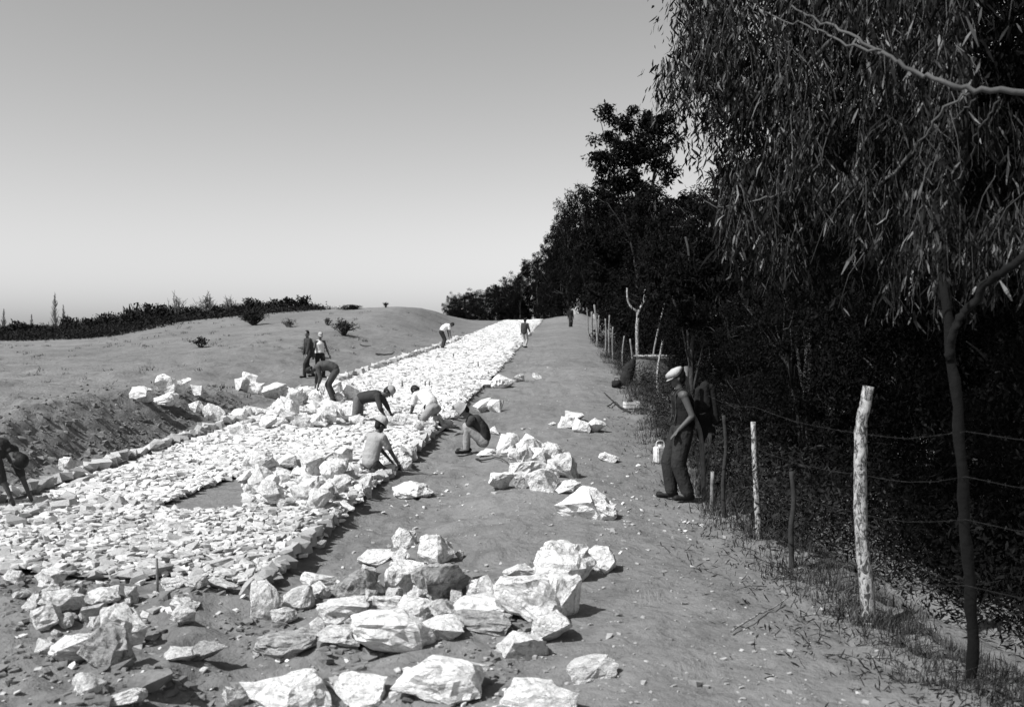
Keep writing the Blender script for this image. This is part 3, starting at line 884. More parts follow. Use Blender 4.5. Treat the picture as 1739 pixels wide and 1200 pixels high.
TR = [
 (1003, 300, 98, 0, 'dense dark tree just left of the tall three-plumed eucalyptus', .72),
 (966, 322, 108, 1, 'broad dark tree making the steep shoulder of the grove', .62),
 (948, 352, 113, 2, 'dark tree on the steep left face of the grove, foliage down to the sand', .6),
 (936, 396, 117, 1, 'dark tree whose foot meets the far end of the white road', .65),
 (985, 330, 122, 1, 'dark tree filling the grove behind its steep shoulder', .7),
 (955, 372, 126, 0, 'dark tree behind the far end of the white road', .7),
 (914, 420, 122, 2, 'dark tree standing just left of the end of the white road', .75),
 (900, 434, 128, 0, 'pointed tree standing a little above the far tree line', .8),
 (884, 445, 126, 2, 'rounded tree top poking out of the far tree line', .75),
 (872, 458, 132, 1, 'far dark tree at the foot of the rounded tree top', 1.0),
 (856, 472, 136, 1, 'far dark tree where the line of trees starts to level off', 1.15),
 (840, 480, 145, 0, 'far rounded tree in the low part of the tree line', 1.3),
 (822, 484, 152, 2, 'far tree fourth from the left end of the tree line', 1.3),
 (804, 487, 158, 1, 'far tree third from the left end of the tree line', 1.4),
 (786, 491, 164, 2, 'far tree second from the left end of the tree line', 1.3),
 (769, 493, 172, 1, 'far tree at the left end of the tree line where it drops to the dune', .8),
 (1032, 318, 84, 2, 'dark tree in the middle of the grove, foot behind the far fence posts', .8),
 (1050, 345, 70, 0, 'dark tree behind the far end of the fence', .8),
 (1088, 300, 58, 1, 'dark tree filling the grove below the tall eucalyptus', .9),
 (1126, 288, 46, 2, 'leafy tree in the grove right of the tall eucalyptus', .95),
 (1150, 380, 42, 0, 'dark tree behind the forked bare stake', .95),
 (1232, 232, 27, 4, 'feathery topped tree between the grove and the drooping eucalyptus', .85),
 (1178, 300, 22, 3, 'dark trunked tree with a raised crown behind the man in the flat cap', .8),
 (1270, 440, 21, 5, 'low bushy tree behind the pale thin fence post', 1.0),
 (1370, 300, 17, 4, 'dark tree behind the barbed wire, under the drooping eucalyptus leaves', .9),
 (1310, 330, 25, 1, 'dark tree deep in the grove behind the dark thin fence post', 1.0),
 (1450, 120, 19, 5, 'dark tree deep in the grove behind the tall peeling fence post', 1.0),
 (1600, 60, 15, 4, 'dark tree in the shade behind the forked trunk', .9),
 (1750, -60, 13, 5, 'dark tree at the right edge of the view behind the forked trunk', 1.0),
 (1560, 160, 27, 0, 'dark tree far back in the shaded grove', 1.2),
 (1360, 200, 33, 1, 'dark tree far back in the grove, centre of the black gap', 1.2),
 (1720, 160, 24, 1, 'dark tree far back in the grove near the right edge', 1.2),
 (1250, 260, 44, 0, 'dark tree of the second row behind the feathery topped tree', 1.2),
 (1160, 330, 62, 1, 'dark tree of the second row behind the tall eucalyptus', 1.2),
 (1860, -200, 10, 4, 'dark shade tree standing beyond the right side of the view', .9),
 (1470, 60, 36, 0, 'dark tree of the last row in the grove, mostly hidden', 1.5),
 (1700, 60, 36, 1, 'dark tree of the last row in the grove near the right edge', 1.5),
]
for (px, py, d, k, lb, w) in TR: plant_tree(px, py, d, PROTO[k], lb, w)
# low undergrowth in the shade of the grove
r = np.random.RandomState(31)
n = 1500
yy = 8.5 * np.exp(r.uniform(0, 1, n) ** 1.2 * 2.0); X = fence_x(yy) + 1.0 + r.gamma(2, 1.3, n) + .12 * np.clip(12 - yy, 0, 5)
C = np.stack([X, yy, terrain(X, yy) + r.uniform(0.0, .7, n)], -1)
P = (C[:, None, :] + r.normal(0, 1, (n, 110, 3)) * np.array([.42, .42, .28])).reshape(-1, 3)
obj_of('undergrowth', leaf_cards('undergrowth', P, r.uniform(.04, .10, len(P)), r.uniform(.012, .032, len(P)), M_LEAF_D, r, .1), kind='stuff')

# ------------------------------------------------------------------ the near drooping eucalyptus
et = empty('eucalyptus_tree', at(1652, 1158), 0, label='big drooping eucalyptus with a thin forked dark trunk and hanging sickle leaves', cat='tree')
eb = et.location.copy()
def rel(p): return Vector(p) - eb
d0 = eb.y
bm = bmesh.new()
tp = spline([rel(eb + Vector((0, 0, -.3))), rel(point(1650, 1060, d0)), rel(point(1640, 900, d0)), rel(point(1628, 720, d0)), rel(point(1612, 570, d0 + .1)), rel(point(1606, 420, d0 + .35)), rel(point(1640, 160, d0 + 1.2)), rel(point(1600, -260, d0 + 2.0))], 6, .006)
tube(bm, tp, [.040 - .010 * i / len(tp) + .004 * math.sin(i * 1.9) for i in range(len(tp))], 10)
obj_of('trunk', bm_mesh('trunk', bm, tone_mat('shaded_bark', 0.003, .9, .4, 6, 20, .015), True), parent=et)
bm = bmesh.new()
fk = spline([rel(point(1614, 610, d0 + .05)), rel(point(1618, 565, d0 + .02)), rel(point(1640, 528, d0)), rel(point(1680, 480, d0 - .1)), rel(point(1735, 440, d0 - .3)), rel(point(1900, 330, d0 - .55)), rel(point(2080, 170, 6.1)), rel(point(2160, -60, 6.3)), rel(point(2150, -420, 7.0))], 6, .008)
tube(bm, fk, taper(.028, .028, len(fk)), 9)
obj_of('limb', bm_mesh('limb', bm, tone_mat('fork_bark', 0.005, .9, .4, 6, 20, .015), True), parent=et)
def branch(pixels, depths, r0, r1, wob=.01, mat=M_LIMB):
    b = bmesh.new()
    s = spline([rel(point(px, py, dd)) for (px, py), dd in zip(pixels, depths)], 6, wob)
    tube(b, s, taper(r0, r1, len(s)), 8)
    obj_of('branch', bm_mesh('branch', b, mat, True), parent=et)
branch([(2083, 165), (1900, 150), (1739, 158), (1640, 152), (1585, 135), (1520, 104), (1480, 78), (1400, 40), (1345, 10)], [6.1, 6.2, 6.3, 6.4, 6.5, 6.7, 6.9, 7.3, 7.6], .026, .006)
branch([(1652, 154), (1600, 190), (1570, 226), (1548, 262)], [6.4, 6.45, 6.5, 6.6], .010, .004)
branch([(1500, 90), (1430, 68), (1370, 45), (1300, 20)], [6.8, 7.1, 7.4, 7.8], .010, .004)
branch([(1700, 165), (1672, 205), (1655, 240), (1648, 290)], [6.4, 6.6, 6.8, 6.9], .006, .002)
branch([(1660, 165), (1630, 190), (1600, 240), (1590, 300)], [6.5, 6.6, 6.8, 6.9], .004, .0015)
branch([(1360, 320), (1290, 340), (1230, 352), (1195, 340)], [8.4, 8.6, 8.8, 9.0], .010, .003)
branch([(1500, -40), (1420, 60), (1340, 140), (1250, 160), (1170, 120)], [8.2, 8.6, 9.2, 9.6, 10.0], .03, .006)
branch([(1650, 100), (1560, 240), (1480, 330), (1400, 380)], [7.4, 7.8, 8.0, 8.3], .022, .005)
# hanging foliage: drooping twigs, each carrying sickle leaves
SIL = [(1150, -40), (1152, 20), (1170, 60), (1125, 95), (1108, 120), (1108, 150), (1128, 170), (1150, 200), (1165, 215), (1200, 235), (1215, 270), (1185, 300), (1220, 360), (1230, 420),
       (1330, 460), (1430, 470), (1480, 500), (1545, 530), (1625, 530), (1700, 480), (1760, 440), (1760, -40)]
r = np.random.RandomState(8); rn = random.Random(8)
PTS, DIR = [], []
tw = bmesh.new()
cnt = 0
gaps = [(1300, 52, 15, 24), (1283, 78, 12, 14), (1322, 42, 12, 12), (1505, 28, 14, 12), (1680, 330, 65, 70), (1690, 130, 55, 75), (1430, 250, 22, 80), (1400, 430, 60, 70), (1690, 20, 60, 50), (1350, 370, 30, 60)]
CL = []
while len(CL) < 95:
    q = (rn.uniform(1110, 1760), rn.uniform(-40, 520))
    if in_poly(np.array([q[0]]), np.array([q[1]]), SIL)[0]: CL.append((q[0], q[1], rn.uniform(14, 34), rn.uniform(-1.0, 1.2)))
while cnt < 1300:
    if rn.random() < .9:
        cl = rn.choice(CL); px, py, dj = rn.gauss(cl[0], cl[2]), rn.gauss(cl[1], cl[2] * 1.1), cl[3] + rn.gauss(0, .15)
    else: px, py, dj = rn.uniform(1100, 1760), rn.uniform(-40, 530), rn.uniform(-1, 1.3)
    if not in_poly(np.array([px]), np.array([py]), SIL)[0]: continue
    if any(((px - a) / c) ** 2 + ((py - b) / e) ** 2 < 1 for a, b, c, e in gaps) and rn.random() < .93: continue
    # denser in the two lit masses, thin towards the right
    if px > 1600 and py < 300 and rn.random() < .55: continue
    t = (px - 1100) / 660
    dd = 10.5 - 3.6 * t + dj
    pt_ = py - 50 * 8 / dd
    if pt_ > -35 and not in_poly(np.array([px]), np.array([pt_]), SIL)[0]: continue
    p0 = point(px, pt_, dd)
    q = Vector((rn.gauss(0, .10), rn.gauss(0, .10), 0))
    ln = rn.uniform(.22, .55)
    tpn = [p0, p0 + q * .6 + Vector((0, 0, -ln * .4)), p0 + q + Vector((0, 0, -ln))]
    if tpn[2].z < CAM.z + (560 - 545) / FPX * dd: tpn[2].z = CAM.z + (560 - 540) / FPX * dd
    if cnt % 3 < 3: tube(tw, [rel(v) for v in tpn], [.004, .003, .0015], 3, False)
    for k in range(rn.randint(9, 17)):
        f = rn.random()
        a = tpn[0].lerp(tpn[1], f * 2) if f < .5 else tpn[1].lerp(tpn[2], f * 2 - 1)
        PTS.append(rel(a) + Vector((rn.gauss(0, .035), rn.gauss(0, .035), rn.gauss(0, .03))))
    cnt += 1
# the crown goes on above and behind what the view takes in
for i in range(900):
    dd = rn.uniform(7.0, 12.0); px = rn.uniform(1180, 2100); py = rn.uniform(-700, -30)
    p0 = point(px, py, dd)
    for k in range(14):
        PTS.append(rel(p0) + Vector((rn.gauss(0, .16), rn.gauss(0, .16), rn.gauss(0, .25))))
PTS = np.array([p[:] for p in PTS]); n = len(PTS)
big = r.uniform(0, 1, n) < .12
Lf = np.where(big, r.uniform(.14, .22, n), r.uniform(.06, .14, n)); Wf = np.where(big, r.uniform(.020, .032, n), r.uniform(.011, .021, n))
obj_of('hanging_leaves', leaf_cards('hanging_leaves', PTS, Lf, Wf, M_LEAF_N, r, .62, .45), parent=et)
obj_of('twigs', bm_mesh('twigs', tw, M_LIMB, True), parent=et, kind='stuff')
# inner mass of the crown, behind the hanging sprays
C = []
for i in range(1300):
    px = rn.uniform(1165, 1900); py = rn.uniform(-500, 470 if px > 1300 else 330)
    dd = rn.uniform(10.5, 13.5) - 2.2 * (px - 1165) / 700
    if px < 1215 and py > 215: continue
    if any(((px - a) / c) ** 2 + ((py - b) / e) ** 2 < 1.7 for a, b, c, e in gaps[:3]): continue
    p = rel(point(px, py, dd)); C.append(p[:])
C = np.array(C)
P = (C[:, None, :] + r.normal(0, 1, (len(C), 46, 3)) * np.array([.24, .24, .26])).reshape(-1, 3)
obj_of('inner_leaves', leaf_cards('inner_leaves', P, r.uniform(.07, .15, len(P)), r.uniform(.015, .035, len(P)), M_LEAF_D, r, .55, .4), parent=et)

# ------------------------------------------------------------------ fence: crooked posts and barbed wire
fence = empty('barbed_wire_fence', (fence_x(8).item(), 8, tz(3, 8)), 0, label='crooked old barbed wire fence of bare poles between sandy path and grove', cat='fence')
fo = fence.location.copy()
M_POSTD = tone_mat('dark_post', 0.03, .9, .4, 9, 30, .01)
def post(pix, w, mat, label=None, depth=None, lump=.05):
    """a crooked pole through pixels, first one its foot"""
    g = at(*pix[0]); d = depth or g.y
    k = w / FPX * d / 2
    P = [point(px, py, d) for px, py in pix]; P[0] = P[0] + Vector((0, 0, -.25))
    s = spline([p - fo for p in P], 5, k * .05)
    b = bmesh.new()
    tube(b, s, [k * (1.1 - .25 * i / len(s)) * rnd.uniform(1 - lump, 1 + lump) for i in range(len(s))], 10)
    o = obj_of('fence_post', bm_mesh('fence_post', b, mat, True), parent=fence)
    if label: o['label'] = label
    return d, P
main_posts = []
main_posts.append(post([(1480, 1060), (1470, 985), (1462, 900), (1461, 800), (1463, 720), (1469, 685), (1475, 656)], 22, M_WOODPALE, 'crooked pale post with peeling bark and a knobby top'))
main_posts.append(post([(1289, 915), (1286, 860), (1282, 790), (1279, 716)], 10, M_WOODPALE, 'thin pale peeling post'))
post([(1347, 965), (1343, 905), (1348, 850), (1344, 800)], 9, M_POSTD, 'dark post in shadow')
post([(1187, 842), (1191, 815), (1198, 780), (1205, 735)], 13, M_WOODPALE, 'pale leaning stump of a post')
post([(1232, 880), (1228, 820), (1233, 760), (1229, 705)], 7, M_POSTD, 'thin dark post')
post([(1208, 868), (1210, 800)], 7, M_WOODGREY)
FARP = [(1119, 677, 1117, 629, 1128, 569, 5), (1141, 632, 1143, 590, 1145, 556, 5), (1041, 611, 1040, 580, 1041, 555, 3), (1035, 607, 1034, 570, 1035, 535, 3), (1028, 600, 1029, 570, 1028, 541, 3),
        (1015, 589, 1013, 550, 1009, 517, 4), (1005, 573, 1005, 550, 1005, 529, 4), (999, 566, 998, 540, 996, 515, 2.5), (1147, 740, 1145, 690, 1150, 640, 5), (1075, 640, 1074, 610, 1070, 575, 3.5), (1058, 626, 1057, 600, 1060, 570, 3),
        (1012, 585, 1016, 560, 1017, 535, 3)]
for a in FARP: post([(a[0], a[1]), (a[2], a[3]), (a[4], a[5])], a[6] * .9, M_WOODPALE if a[6] >= 5 else M_WOODGREY)
def wire(P, sag=.03, barbs=True, rad=.0018):
    P = [Vector(p) for p in P]; pts = []
    for a, b in zip(P[:-1], P[1:]):
        m = max(4, int((b - a).length / .35))
        for i in range(m):
            t = i / m; q = a.lerp(b, t); q.z -= sag * 4 * t * (1 - t) + rnd.gauss(0, .004); pts.append(q - fo)
    pts.append(P[-1] - fo)
    bm = bmesh.new(); tube(bm, pts, rad, 4, False)
    if barbs:
        for a, b in zip(pts[:-1], pts[1:]):
            m = max(1, int((b - a).length / .13))
            for i in range(m):
                q = a.lerp(b, (i + .5) / m)
                for k in range(2):
                    e = Vector((rnd.gauss(0, 1), rnd.gauss(0, .5), rnd.gauss(0, 1))).normalized() * .016
                    tube(bm, [q - e, q + e], [.0016, .0008], 3, False)
    obj_of('barbed_wire', bm_mesh('barbed_wire', bm, M_WIRE), parent=fence)
dA, dB = main_posts[0][0], main_posts[1][0]
dR = d0 - .15
def wy(z):  # heights above the foot of each post
    return z
WR = [(735, 690, 800), (805, 760, 830), (870, 812, 862), (968, 885, 912)]
for yA, yB, _ in WR:
    yT = yA + (yA - 560) * .13 - 28
    wire([point(2050, yT + (yT - 560) * .12, 5.0), point(1640, yT, d0 - .1), point(1463, yA, dA - .10), point(1283, yB, dB - .06), point(1205, 560 + (yB - 560) * .86, 13.6), point(1143, 560 + (yB - 560) * .55, 21), point(1118, 560 + (yB - 560) * .42, 27.5), point(1040, 560 + (yB - 560) * .22, 42)], .05)
wire([point(1461, 905, dA - .1), point(1560, 960, dA - .6), point(1700, 985, dA - 1.3)], .08)

# ------------------------------------------------------------------ forked stake, saplings, leaning poles
def stick_thing(name, cat, label, strands, mat, group=None):
    base = at(*strands[0][0][0]); o = None
    d = base.y
    bm = bmesh.new()
    for pix, w0, w1 in strands:
        P = [point(px, py, d) - base for px, py in pix]
        s = spline(P, 6, w1 / FPX * d * .05)
        tube(bm, s, taper(w0 / FPX * d / 2, w1 / FPX * d / 2, len(s)), 8)
    return obj_of(name, bm_mesh(name, bm, mat, True), base, label=label, cat=cat, group=group)
stick_thing('forked_stake', 'stake', 'bare forked stake shaped like a Y standing among the fence posts',
            [([(1083, 636), (1083, 600), (1082, 560), (1084, 528)], 6.5, 6), ([(1084, 530), (1092, 515), (1096, 500), (1096, 487)], 5.5, 5), ([(1084, 530), (1073, 522), (1066, 510), (1065, 489)], 4, 3)], M_WOODPALE)
stick_thing('leaning_pole', 'pole', 'thin dark curved pole leaning right of the forked stake',
            [([(1108, 640), (1110, 600), (1120, 550), (1133, 499)], 4, 2.5)], M_WOODGREY)
def arc_branch(name, label, pix, w, mat=M_WOODGREY, cat='branch', lift=.03):
    P = [at(px, py) + Vector((0, 0, lift + .02 * (i % 2))) for i, (px, py) in enumerate(pix)]
    b0 = P[0].copy(); d = b0.y
    bm = bmesh.new(); s = spline([p - b0 for p in P], 5, .004)
    tube(bm, s, taper(w / FPX * d / 2, w * .4 / FPX * d / 2, len(s)), 6)
    return obj_of(name, bm_mesh(name, bm, mat, True), b0, label=label, cat=cat)
arc_branch('fallen_branch', 'dark dead branch lying by the pale crate on the path edge', [(1070, 702), (1050, 692), (1038, 680), (1026, 670)], 4, M_POSTD)
arc_branch('fallen_branch', 'short forked dead twig crossing the branch by the crate', [(1032, 692), (1044, 686), (1052, 690)], 2.5, M_POSTD)
arc_branch('fallen_branch', 'curved dark stick on the bare sand below the crouching man', [(808, 782), (822, 786), (845, 782), (862, 790)], 3.2, M_POSTD)
arc_branch('fallen_branch', 'long thin pale stick lying on the sand beside the fence', [(1242, 1080), (1280, 1058), (1320, 1035), (1348, 1015)], 4, M_WOODPALE)
arc_branch('fallen_branch', 'dark fallen branch on the dune above the road', [(638, 602), (652, 604), (664, 602), (670, 600)], 3, M_POSTD)
arc_branch('fallen_branch', 'small dark twig on the dune up the slope from the fallen branch', [(611, 586), (618, 589), (630, 588)], 2, M_POSTD)

# low pale trough behind the fence
g = at(1112, 640); d = 34.0; c = point(1112, 632, d); c.z = tz(c.x, d)
tr = empty('stone_trough', c, 0, label='low pale round trough with a thin pole rim behind the fence', cat='trough')
bm = bmesh.new()
h0 = point(1112, 607, d).z - c.z; w = 30 / FPX * d
N = 22
for (ra, rb, z0, z1) in ((w, w * .96, -.2, h0),):
    ro = [bm.verts.new((math.cos(2 * math.pi * k / N) * ra * 1.1, math.sin(2 * math.pi * k / N) * ra * .8, z0)) for k in range(N)]
    rt_ = [bm.verts.new((math.cos(2 * math.pi * k / N) * rb * 1.1, math.sin(2 * math.pi * k / N) * rb * .8, z1)) for k in range(N)]
    ri = [bm.verts.new((math.cos(2 * math.pi * k / N) * rb * .95, math.sin(2 * math.pi * k / N) * rb * .68, z1)) for k in range(N)]
    rf = [bm.verts.new((math.cos(2 * math.pi * k / N) * rb * .95, math.sin(2 * math.pi * k / N) * rb * .68, z1 - .3)) for k in range(N)]
    for A, B in ((ro, rt_), (rt_, ri), (ri, rf)):
        for k in range(N): bm.faces.new((A[k], A[(k + 1) % N], B[(k + 1) % N], B[k]))
    bm.faces.new(rf)
obj_of('basin', bm_mesh('basin', bm, tone_mat('old_plaster', 0.11, .9, .4, 3, 12, .03)), parent=tr)
bm = bmesh.new(); s = [Vector((math.cos(2 * math.pi * k / 18) * w * 1.16, math.sin(2 * math.pi * k / 18) * w * .86, h0 + .06)) for k in range(19)]
tube(bm, s, .03, 5, False); obj_of('rim', bm_mesh('rim', bm, M_WOODPALE, True), parent=tr)

# ------------------------------------------------------------------ weeds and litter along the fence
def blades(name, C, H, mat, r, lean=.5, w=.006):
    n = len(C)
    a = r.uniform(0, 2 * np.pi, n); l = np.abs(r.normal(0, lean, n))
    top = C + np.stack([np.cos(a) * l * H, np.sin(a) * l * H, H], -1)
    mid = (C + top) / 2 + np.stack([-np.cos(a) * l * H * .15, -np.sin(a) * l * H * .15, H * .1], -1)
    s = np.stack([np.sin(a + .7), -np.cos(a + .7), np.zeros(n)], -1) * (w * r.uniform(.5, 1.5, n))[:, None]
    V = np.stack([C - s, C + s, mid + s * .7, mid - s * .7, top + s * .15, top - s * .15], 1).reshape(-1, 3)
    b = np.arange(n) * 6
    F = np.concatenate([np.stack([b, b + 1, b + 2, b + 3], 1), np.stack([b + 3, b + 2, b + 4, b + 5], 1)])
    return mesh_np(name, V, F, mat, False)
r = np.random.RandomState(41)
m = 900
yy = 6.0 * np.exp(r.uniform(0, 1, m) * 2.35); X = fence_x(yy) + r.normal(0.25, .28, m)
keep = X > fence_x(yy) - .35
X, yy = X[keep], yy[keep]
CX_ = np.repeat(X, 26) + r.normal(0, .12, len(X) * 26); CY_ = np.repeat(yy, 26) + r.normal(0, .12, len(X) * 26)
Hs = np.repeat(r.uniform(.05, .26, len(X)), 26) * r.uniform(.4, 1.2, len(CX_)) * np.where(CY_ > 12, 1.3, .65)
obj_of('dry_weeds', blades('dry_weeds', np.stack([CX_, CY_, terrain(CX_, CY_) - .01], -1), Hs, M_DRY, r, .7, .004), kind='stuff')
# taller tangle beyond the fence
m = 500
yy = 10 * np.exp(r.uniform(0, 1, m) * 1.9); X = fence_x(yy) + .2 + np.abs(r.normal(0, .5, m))
C = np.stack([X, yy, terrain(X, yy) + r.uniform(0, .7, m)], -1)
P = (C[:, None, :] + r.normal(0, 1, (m, 55, 3)) * np.array([.2, .25, .25])).reshape(-1, 3)
obj_of('fence_scrub', leaf_cards('fence_scrub', P, r.uniform(.04, .10, len(P)), r.uniform(.01, .03, len(P)), M_LEAF_S, r, .0), kind='stuff')
# leaf litter on the sand by the fence
m = 5500
yy = 5.8 * np.exp(r.uniform(0, 1, m) ** 1.3 * 1.5); X = fence_x(yy) + r.normal(-.15, .48, m)
k = gnoise(X / .45, yy / .45, 5) > -.12
X, yy = X[k], yy[k]
obj_of('leaf_litter', leaf_cards('leaf_litter', np.stack([X, yy, terrain(X, yy) + .008], -1), r.uniform(.03, .10, len(X)), r.uniform(.006, .016, len(X)), M_LEAF_S, r, .0, .2), kind='stuff')
tw = bmesh.new()
for i in range(130):
    y = 6.2 * math.exp(rnd.random() * .75); x = float(fence_x(y)) + rnd.gauss(.0, .35)
    a = rnd.uniform(0, 6.28); l = rnd.uniform(.08, .35)
    p = Vector((x, y, tz(x, y) + .01)); q = Vector((x + math.cos(a) * l, y + math.sin(a) * l, 0)); q.z = tz(q.x, q.y) + rnd.uniform(.0, .12)
    tube(tw, [p, (p + q) / 2 + Vector((0, 0, .03)), q], [.004, .003, .0015], 4, False)
obj_of('fallen_twigs', bm_mesh('fallen_twigs', tw, M_POSTD), kind='stuff')

# ------------------------------------------------------------------ dune scrub against the sky, bare shrubs, far poplars
def bush_proto(seed, n=520, flat=.6, L=.22):
    r = np.random.RandomState(seed)
    lobes = [(r.uniform(-.6, .6), r.uniform(-.4, .4), r.uniform(.2, .5), r.uniform(.35, .6), r.uniform(.35, .6), r.uniform(.3, .5)) for i in range(5)]
    P = crown_points(r, lobes, 46, n // 20, .22)
    cr = leaf_cards('foliage', P, L * r.uniform(.4, 1.1, len(P)), L * .35 * r.uniform(.5, 1.3, len(P)), M_LEAF_S, r, -.25)
    bm = bmesh.new(); rn = random.Random(seed)
    for i in range(7): tube(bm, [(0, 0, -.1), (rn.uniform(-.4, .4), rn.uniform(-.3, .3), .35), (rn.uniform(-.8, .8), rn.uniform(-.5, .5), rn.uniform(.5, .9))], [.03, .02, .006], 4, False)
    return cr, bm_mesh('stem', bm, M_BARK)
BP = [bush_proto(s) for s in (3, 4, 5)]
BG = 'dark scrub bushes along the crest of the dune'
def bush(px, py0, py1, wpx, d, label, k=0, name='bush', group=BG, parts=True):
    x = (px - CX) / FPX * d; zg = tz(x, d)
    zt = CAM.z + (563 - py1) / FPX * d; zb = min(zg, CAM.z + (560 - py0) / FPX * d)
    h = max(.2, zt - zb) * 1.15; w = wpx / FPX * d
    o = empty(name, (x, d, zb), rnd.uniform(-.4, .4), label=label, cat='bush', group=group)
    o.scale = (w / 1.9, w / 1.9, h / .95)
    obj_of('foliage', BP[k][0], parent=o); obj_of('stem', BP[k][1], parent=o)
BUSH = [
 (25, 574, 549, 60, 78, 'rounded dark bush at the left edge of the dune crest'),
 (70, 576, 556, 60, 80, 'low dark bush right of the rounded one at the left edge'),
 (115, 575, 543, 40, 88, 'dark bush at the foot of the tall thin poplar'),
 (112, 578, 552, 70, 82, 'low dark bush under the poplars, nearest the sand'),
 (150, 574, 543, 60, 86, 'dark bush right of the poplars where the crest starts to climb'),
 (185, 572, 538, 60, 84, 'dark bush on the first rise of the dune crest'),
 (215, 566, 530, 64, 84, 'dark bush midway up the climbing crest'),
 (252, 560, 518, 62, 88, 'spiky topped dark bush, first high point of the crest'),
 (282, 556, 523, 56, 88, 'dark bush below the first bare shrub'),
 (205, 574, 548, 70, 79, 'dark bush low on the slope below the climbing crest'),
 (272, 552, 537, 44, 79, 'dark bush ending in a blunt tip over the pale sand'),
 (325, 548, 526, 60, 87, 'low dark bush under the first bare shrub'),
 (362, 546, 524, 60, 88, 'low dark bush under the second bare shrub'),
 (395, 540, 521, 50, 88, 'low dark bush under the third bare shrub'),
 (428, 528, 511, 46, 90, 'dark rounded bush, highest of the scrub on the crest'),
 (465, 528, 512, 56, 90, 'dark bush next right of the highest rounded one'),
 (500, 528, 514, 50, 90, 'dark bush at the right end of the scrub'),
 (345, 550, 538, 70, 82, 'greyish flat bush on the sand below the bare shrubs'),
 (400, 546, 534, 80, 82, 'greyish flat bush left of the dark grass tuft'),
 (160, 578, 562, 80, 78, 'greyish flat bush over the pale sand near the left'),
 (598, 525, 521, 50, 79, 'thin low bush on the bare skyline of the dune'),
]
for i, b in enumerate(BUSH): bush(*b, k=i % 3)
def twiggy(px, py0, py1, wpx, label, d=None, n=34, name='bare_shrub', dark=False, leaf=0.0, group='bare twiggy shrubs on the dune'):
    g = at(px, py0); d = d or g.y
    x = (px - CX) / FPX * d; base = Vector((x, d, tz(x, d)))
    base.z = min(base.z, CAM.z + (560 - py0) / FPX * d)
    h = CAM.z + (560 - py1) / FPX * d - base.z; w = wpx / FPX * d
    bm = bmesh.new(); tips = []
    for i in range(n):
        a = rnd.uniform(0, 6.28); l = abs(rnd.gauss(0, .5)); l = min(l, 1.0)
        e = Vector((math.cos(a) * l * w / 2, math.sin(a) * l * w / 2, h * rnd.uniform(.5, 1) * (1 - .3 * l)))
        m = e * .5 + Vector((rnd.gauss(0, .06) * w, rnd.gauss(0, .06) * w, h * .1))
        rr = .0013 * d / 2
        tube(bm, [(0, 0, -.05), m, e], [rr, rr * .7, rr * .35], 3, False)
        for k in range(3):
            f = m.lerp(e, rnd.uniform(.1, .9)); q = f + Vector((rnd.gauss(0, .13) * w, rnd.gauss(0, .13) * w, abs(rnd.gauss(0, .16)) * h))
            tube(bm, [f, q], [rr * .5, rr * .25], 3, False); tips.append(q)
    o = empty(name, base, 0, label=label, cat='shrub', group=group)
    obj_of('twigs', bm_mesh('twigs', bm, M_BARK if dark else M_WOODGREY), parent=o)
    if leaf:
        T = np.array([t[:] for t in tips]); T = np.repeat(T, 5, 0) + NR.normal(0, .035 * w, (len(T) * 5, 3))
        obj_of('foliage', leaf_cards('foliage', T, np.full(len(T), leaf), np.full(len(T), leaf * .5), M_LEAF_S, NR, 0), parent=o)
twiggy(301, 532, 496, 34, 'spiky bare shrub, leftmost of the three on the skyline', 88)
twiggy(352, 532, 498, 44, 'bushy bare shrub, middle of the three on the skyline', 88, 44)
twiggy(390, 530, 502, 34, 'bare shrub, right one of the three on the skyline', 88, 40)
twiggy(488, 522, 504, 22, 'open leafy shrub on the skyline at the end of the scrub', 90, 14, dark=True, leaf=.28)
twiggy(515, 524, 503, 30, 'second open leafy shrub on the skyline, last before the bare sand', 90, 16, dark=True, leaf=.28)
twiggy(431, 552, 529, 40, 'dark tuft of grass standing on the pale dune', None, 120, 'grass_tuft', True, .12)
twiggy(585, 570, 546, 60, 'leafy low shrub on the slope right of the two walking men', None, 34, 'dune_shrub', True, .10)
twiggy(532, 606, 582, 62, 'bare shrub behind the two walking men', None, 40, 'dune_shrub', True, .05)
twiggy(341, 590, 573, 30, 'small dark shrub alone on the middle of the slope', None, 20, 'dune_shrub', True, .08)
twiggy(490, 556, 541, 34, 'thin pale shrub between the tuft and the leafy shrub', None, 24, 'dune_shrub', False, .05)
twiggy(556, 552, 540, 18, 'small wispy plant below the skyline scrub', None, 14, 'dune_shrub', True, .04)
twiggy(655, 522, 514, 10, 'tiny tuft on the skyline of the bare dune', None, 10, 'dune_shrub', True, .08)
def poplar(px, py0, py1, wpx, label, d=150):
    x = (px - CX) / FPX * d; base = Vector((x, d, CAM.z + (560 - py0) / FPX * d - 1)); h = CAM.z + (560 - py1) / FPX * d - base.z; w = wpx / FPX * d
    bm = bmesh.new(); tube(bm, [(0, 0, -3), (0, 0, h * .5), (0, 0, h)], [.16, .10, .03], 6)
    o = empty('poplar_tree', base, 0, label=label, cat='tree', group='thin poplars far behind the dune')
    obj_of('trunk', bm_mesh('trunk', bm, M_WOODGREY), parent=o)
    bm = bmesh.new(); 
    for i in range(110):
        z = rnd.uniform(.12, .97) * h; a = rnd.uniform(0, 6.28); l = w * .8 * (1.1 - z / h) * rnd.uniform(.5, 1.1)
        tube(bm, [(0, 0, z), (math.cos(a) * l, math.sin(a) * l, z + l * 2.0)], [.05, .02], 3, False)
    obj_of('crown', bm_mesh('crown', bm, M_WOODGREY), parent=o)
poplar(94, 560, 496, 12, 'tall thin bare poplar rising over the left end of the dune')
poplar(108, 560, 517, 8, 'shorter thin poplar right of the tall one')
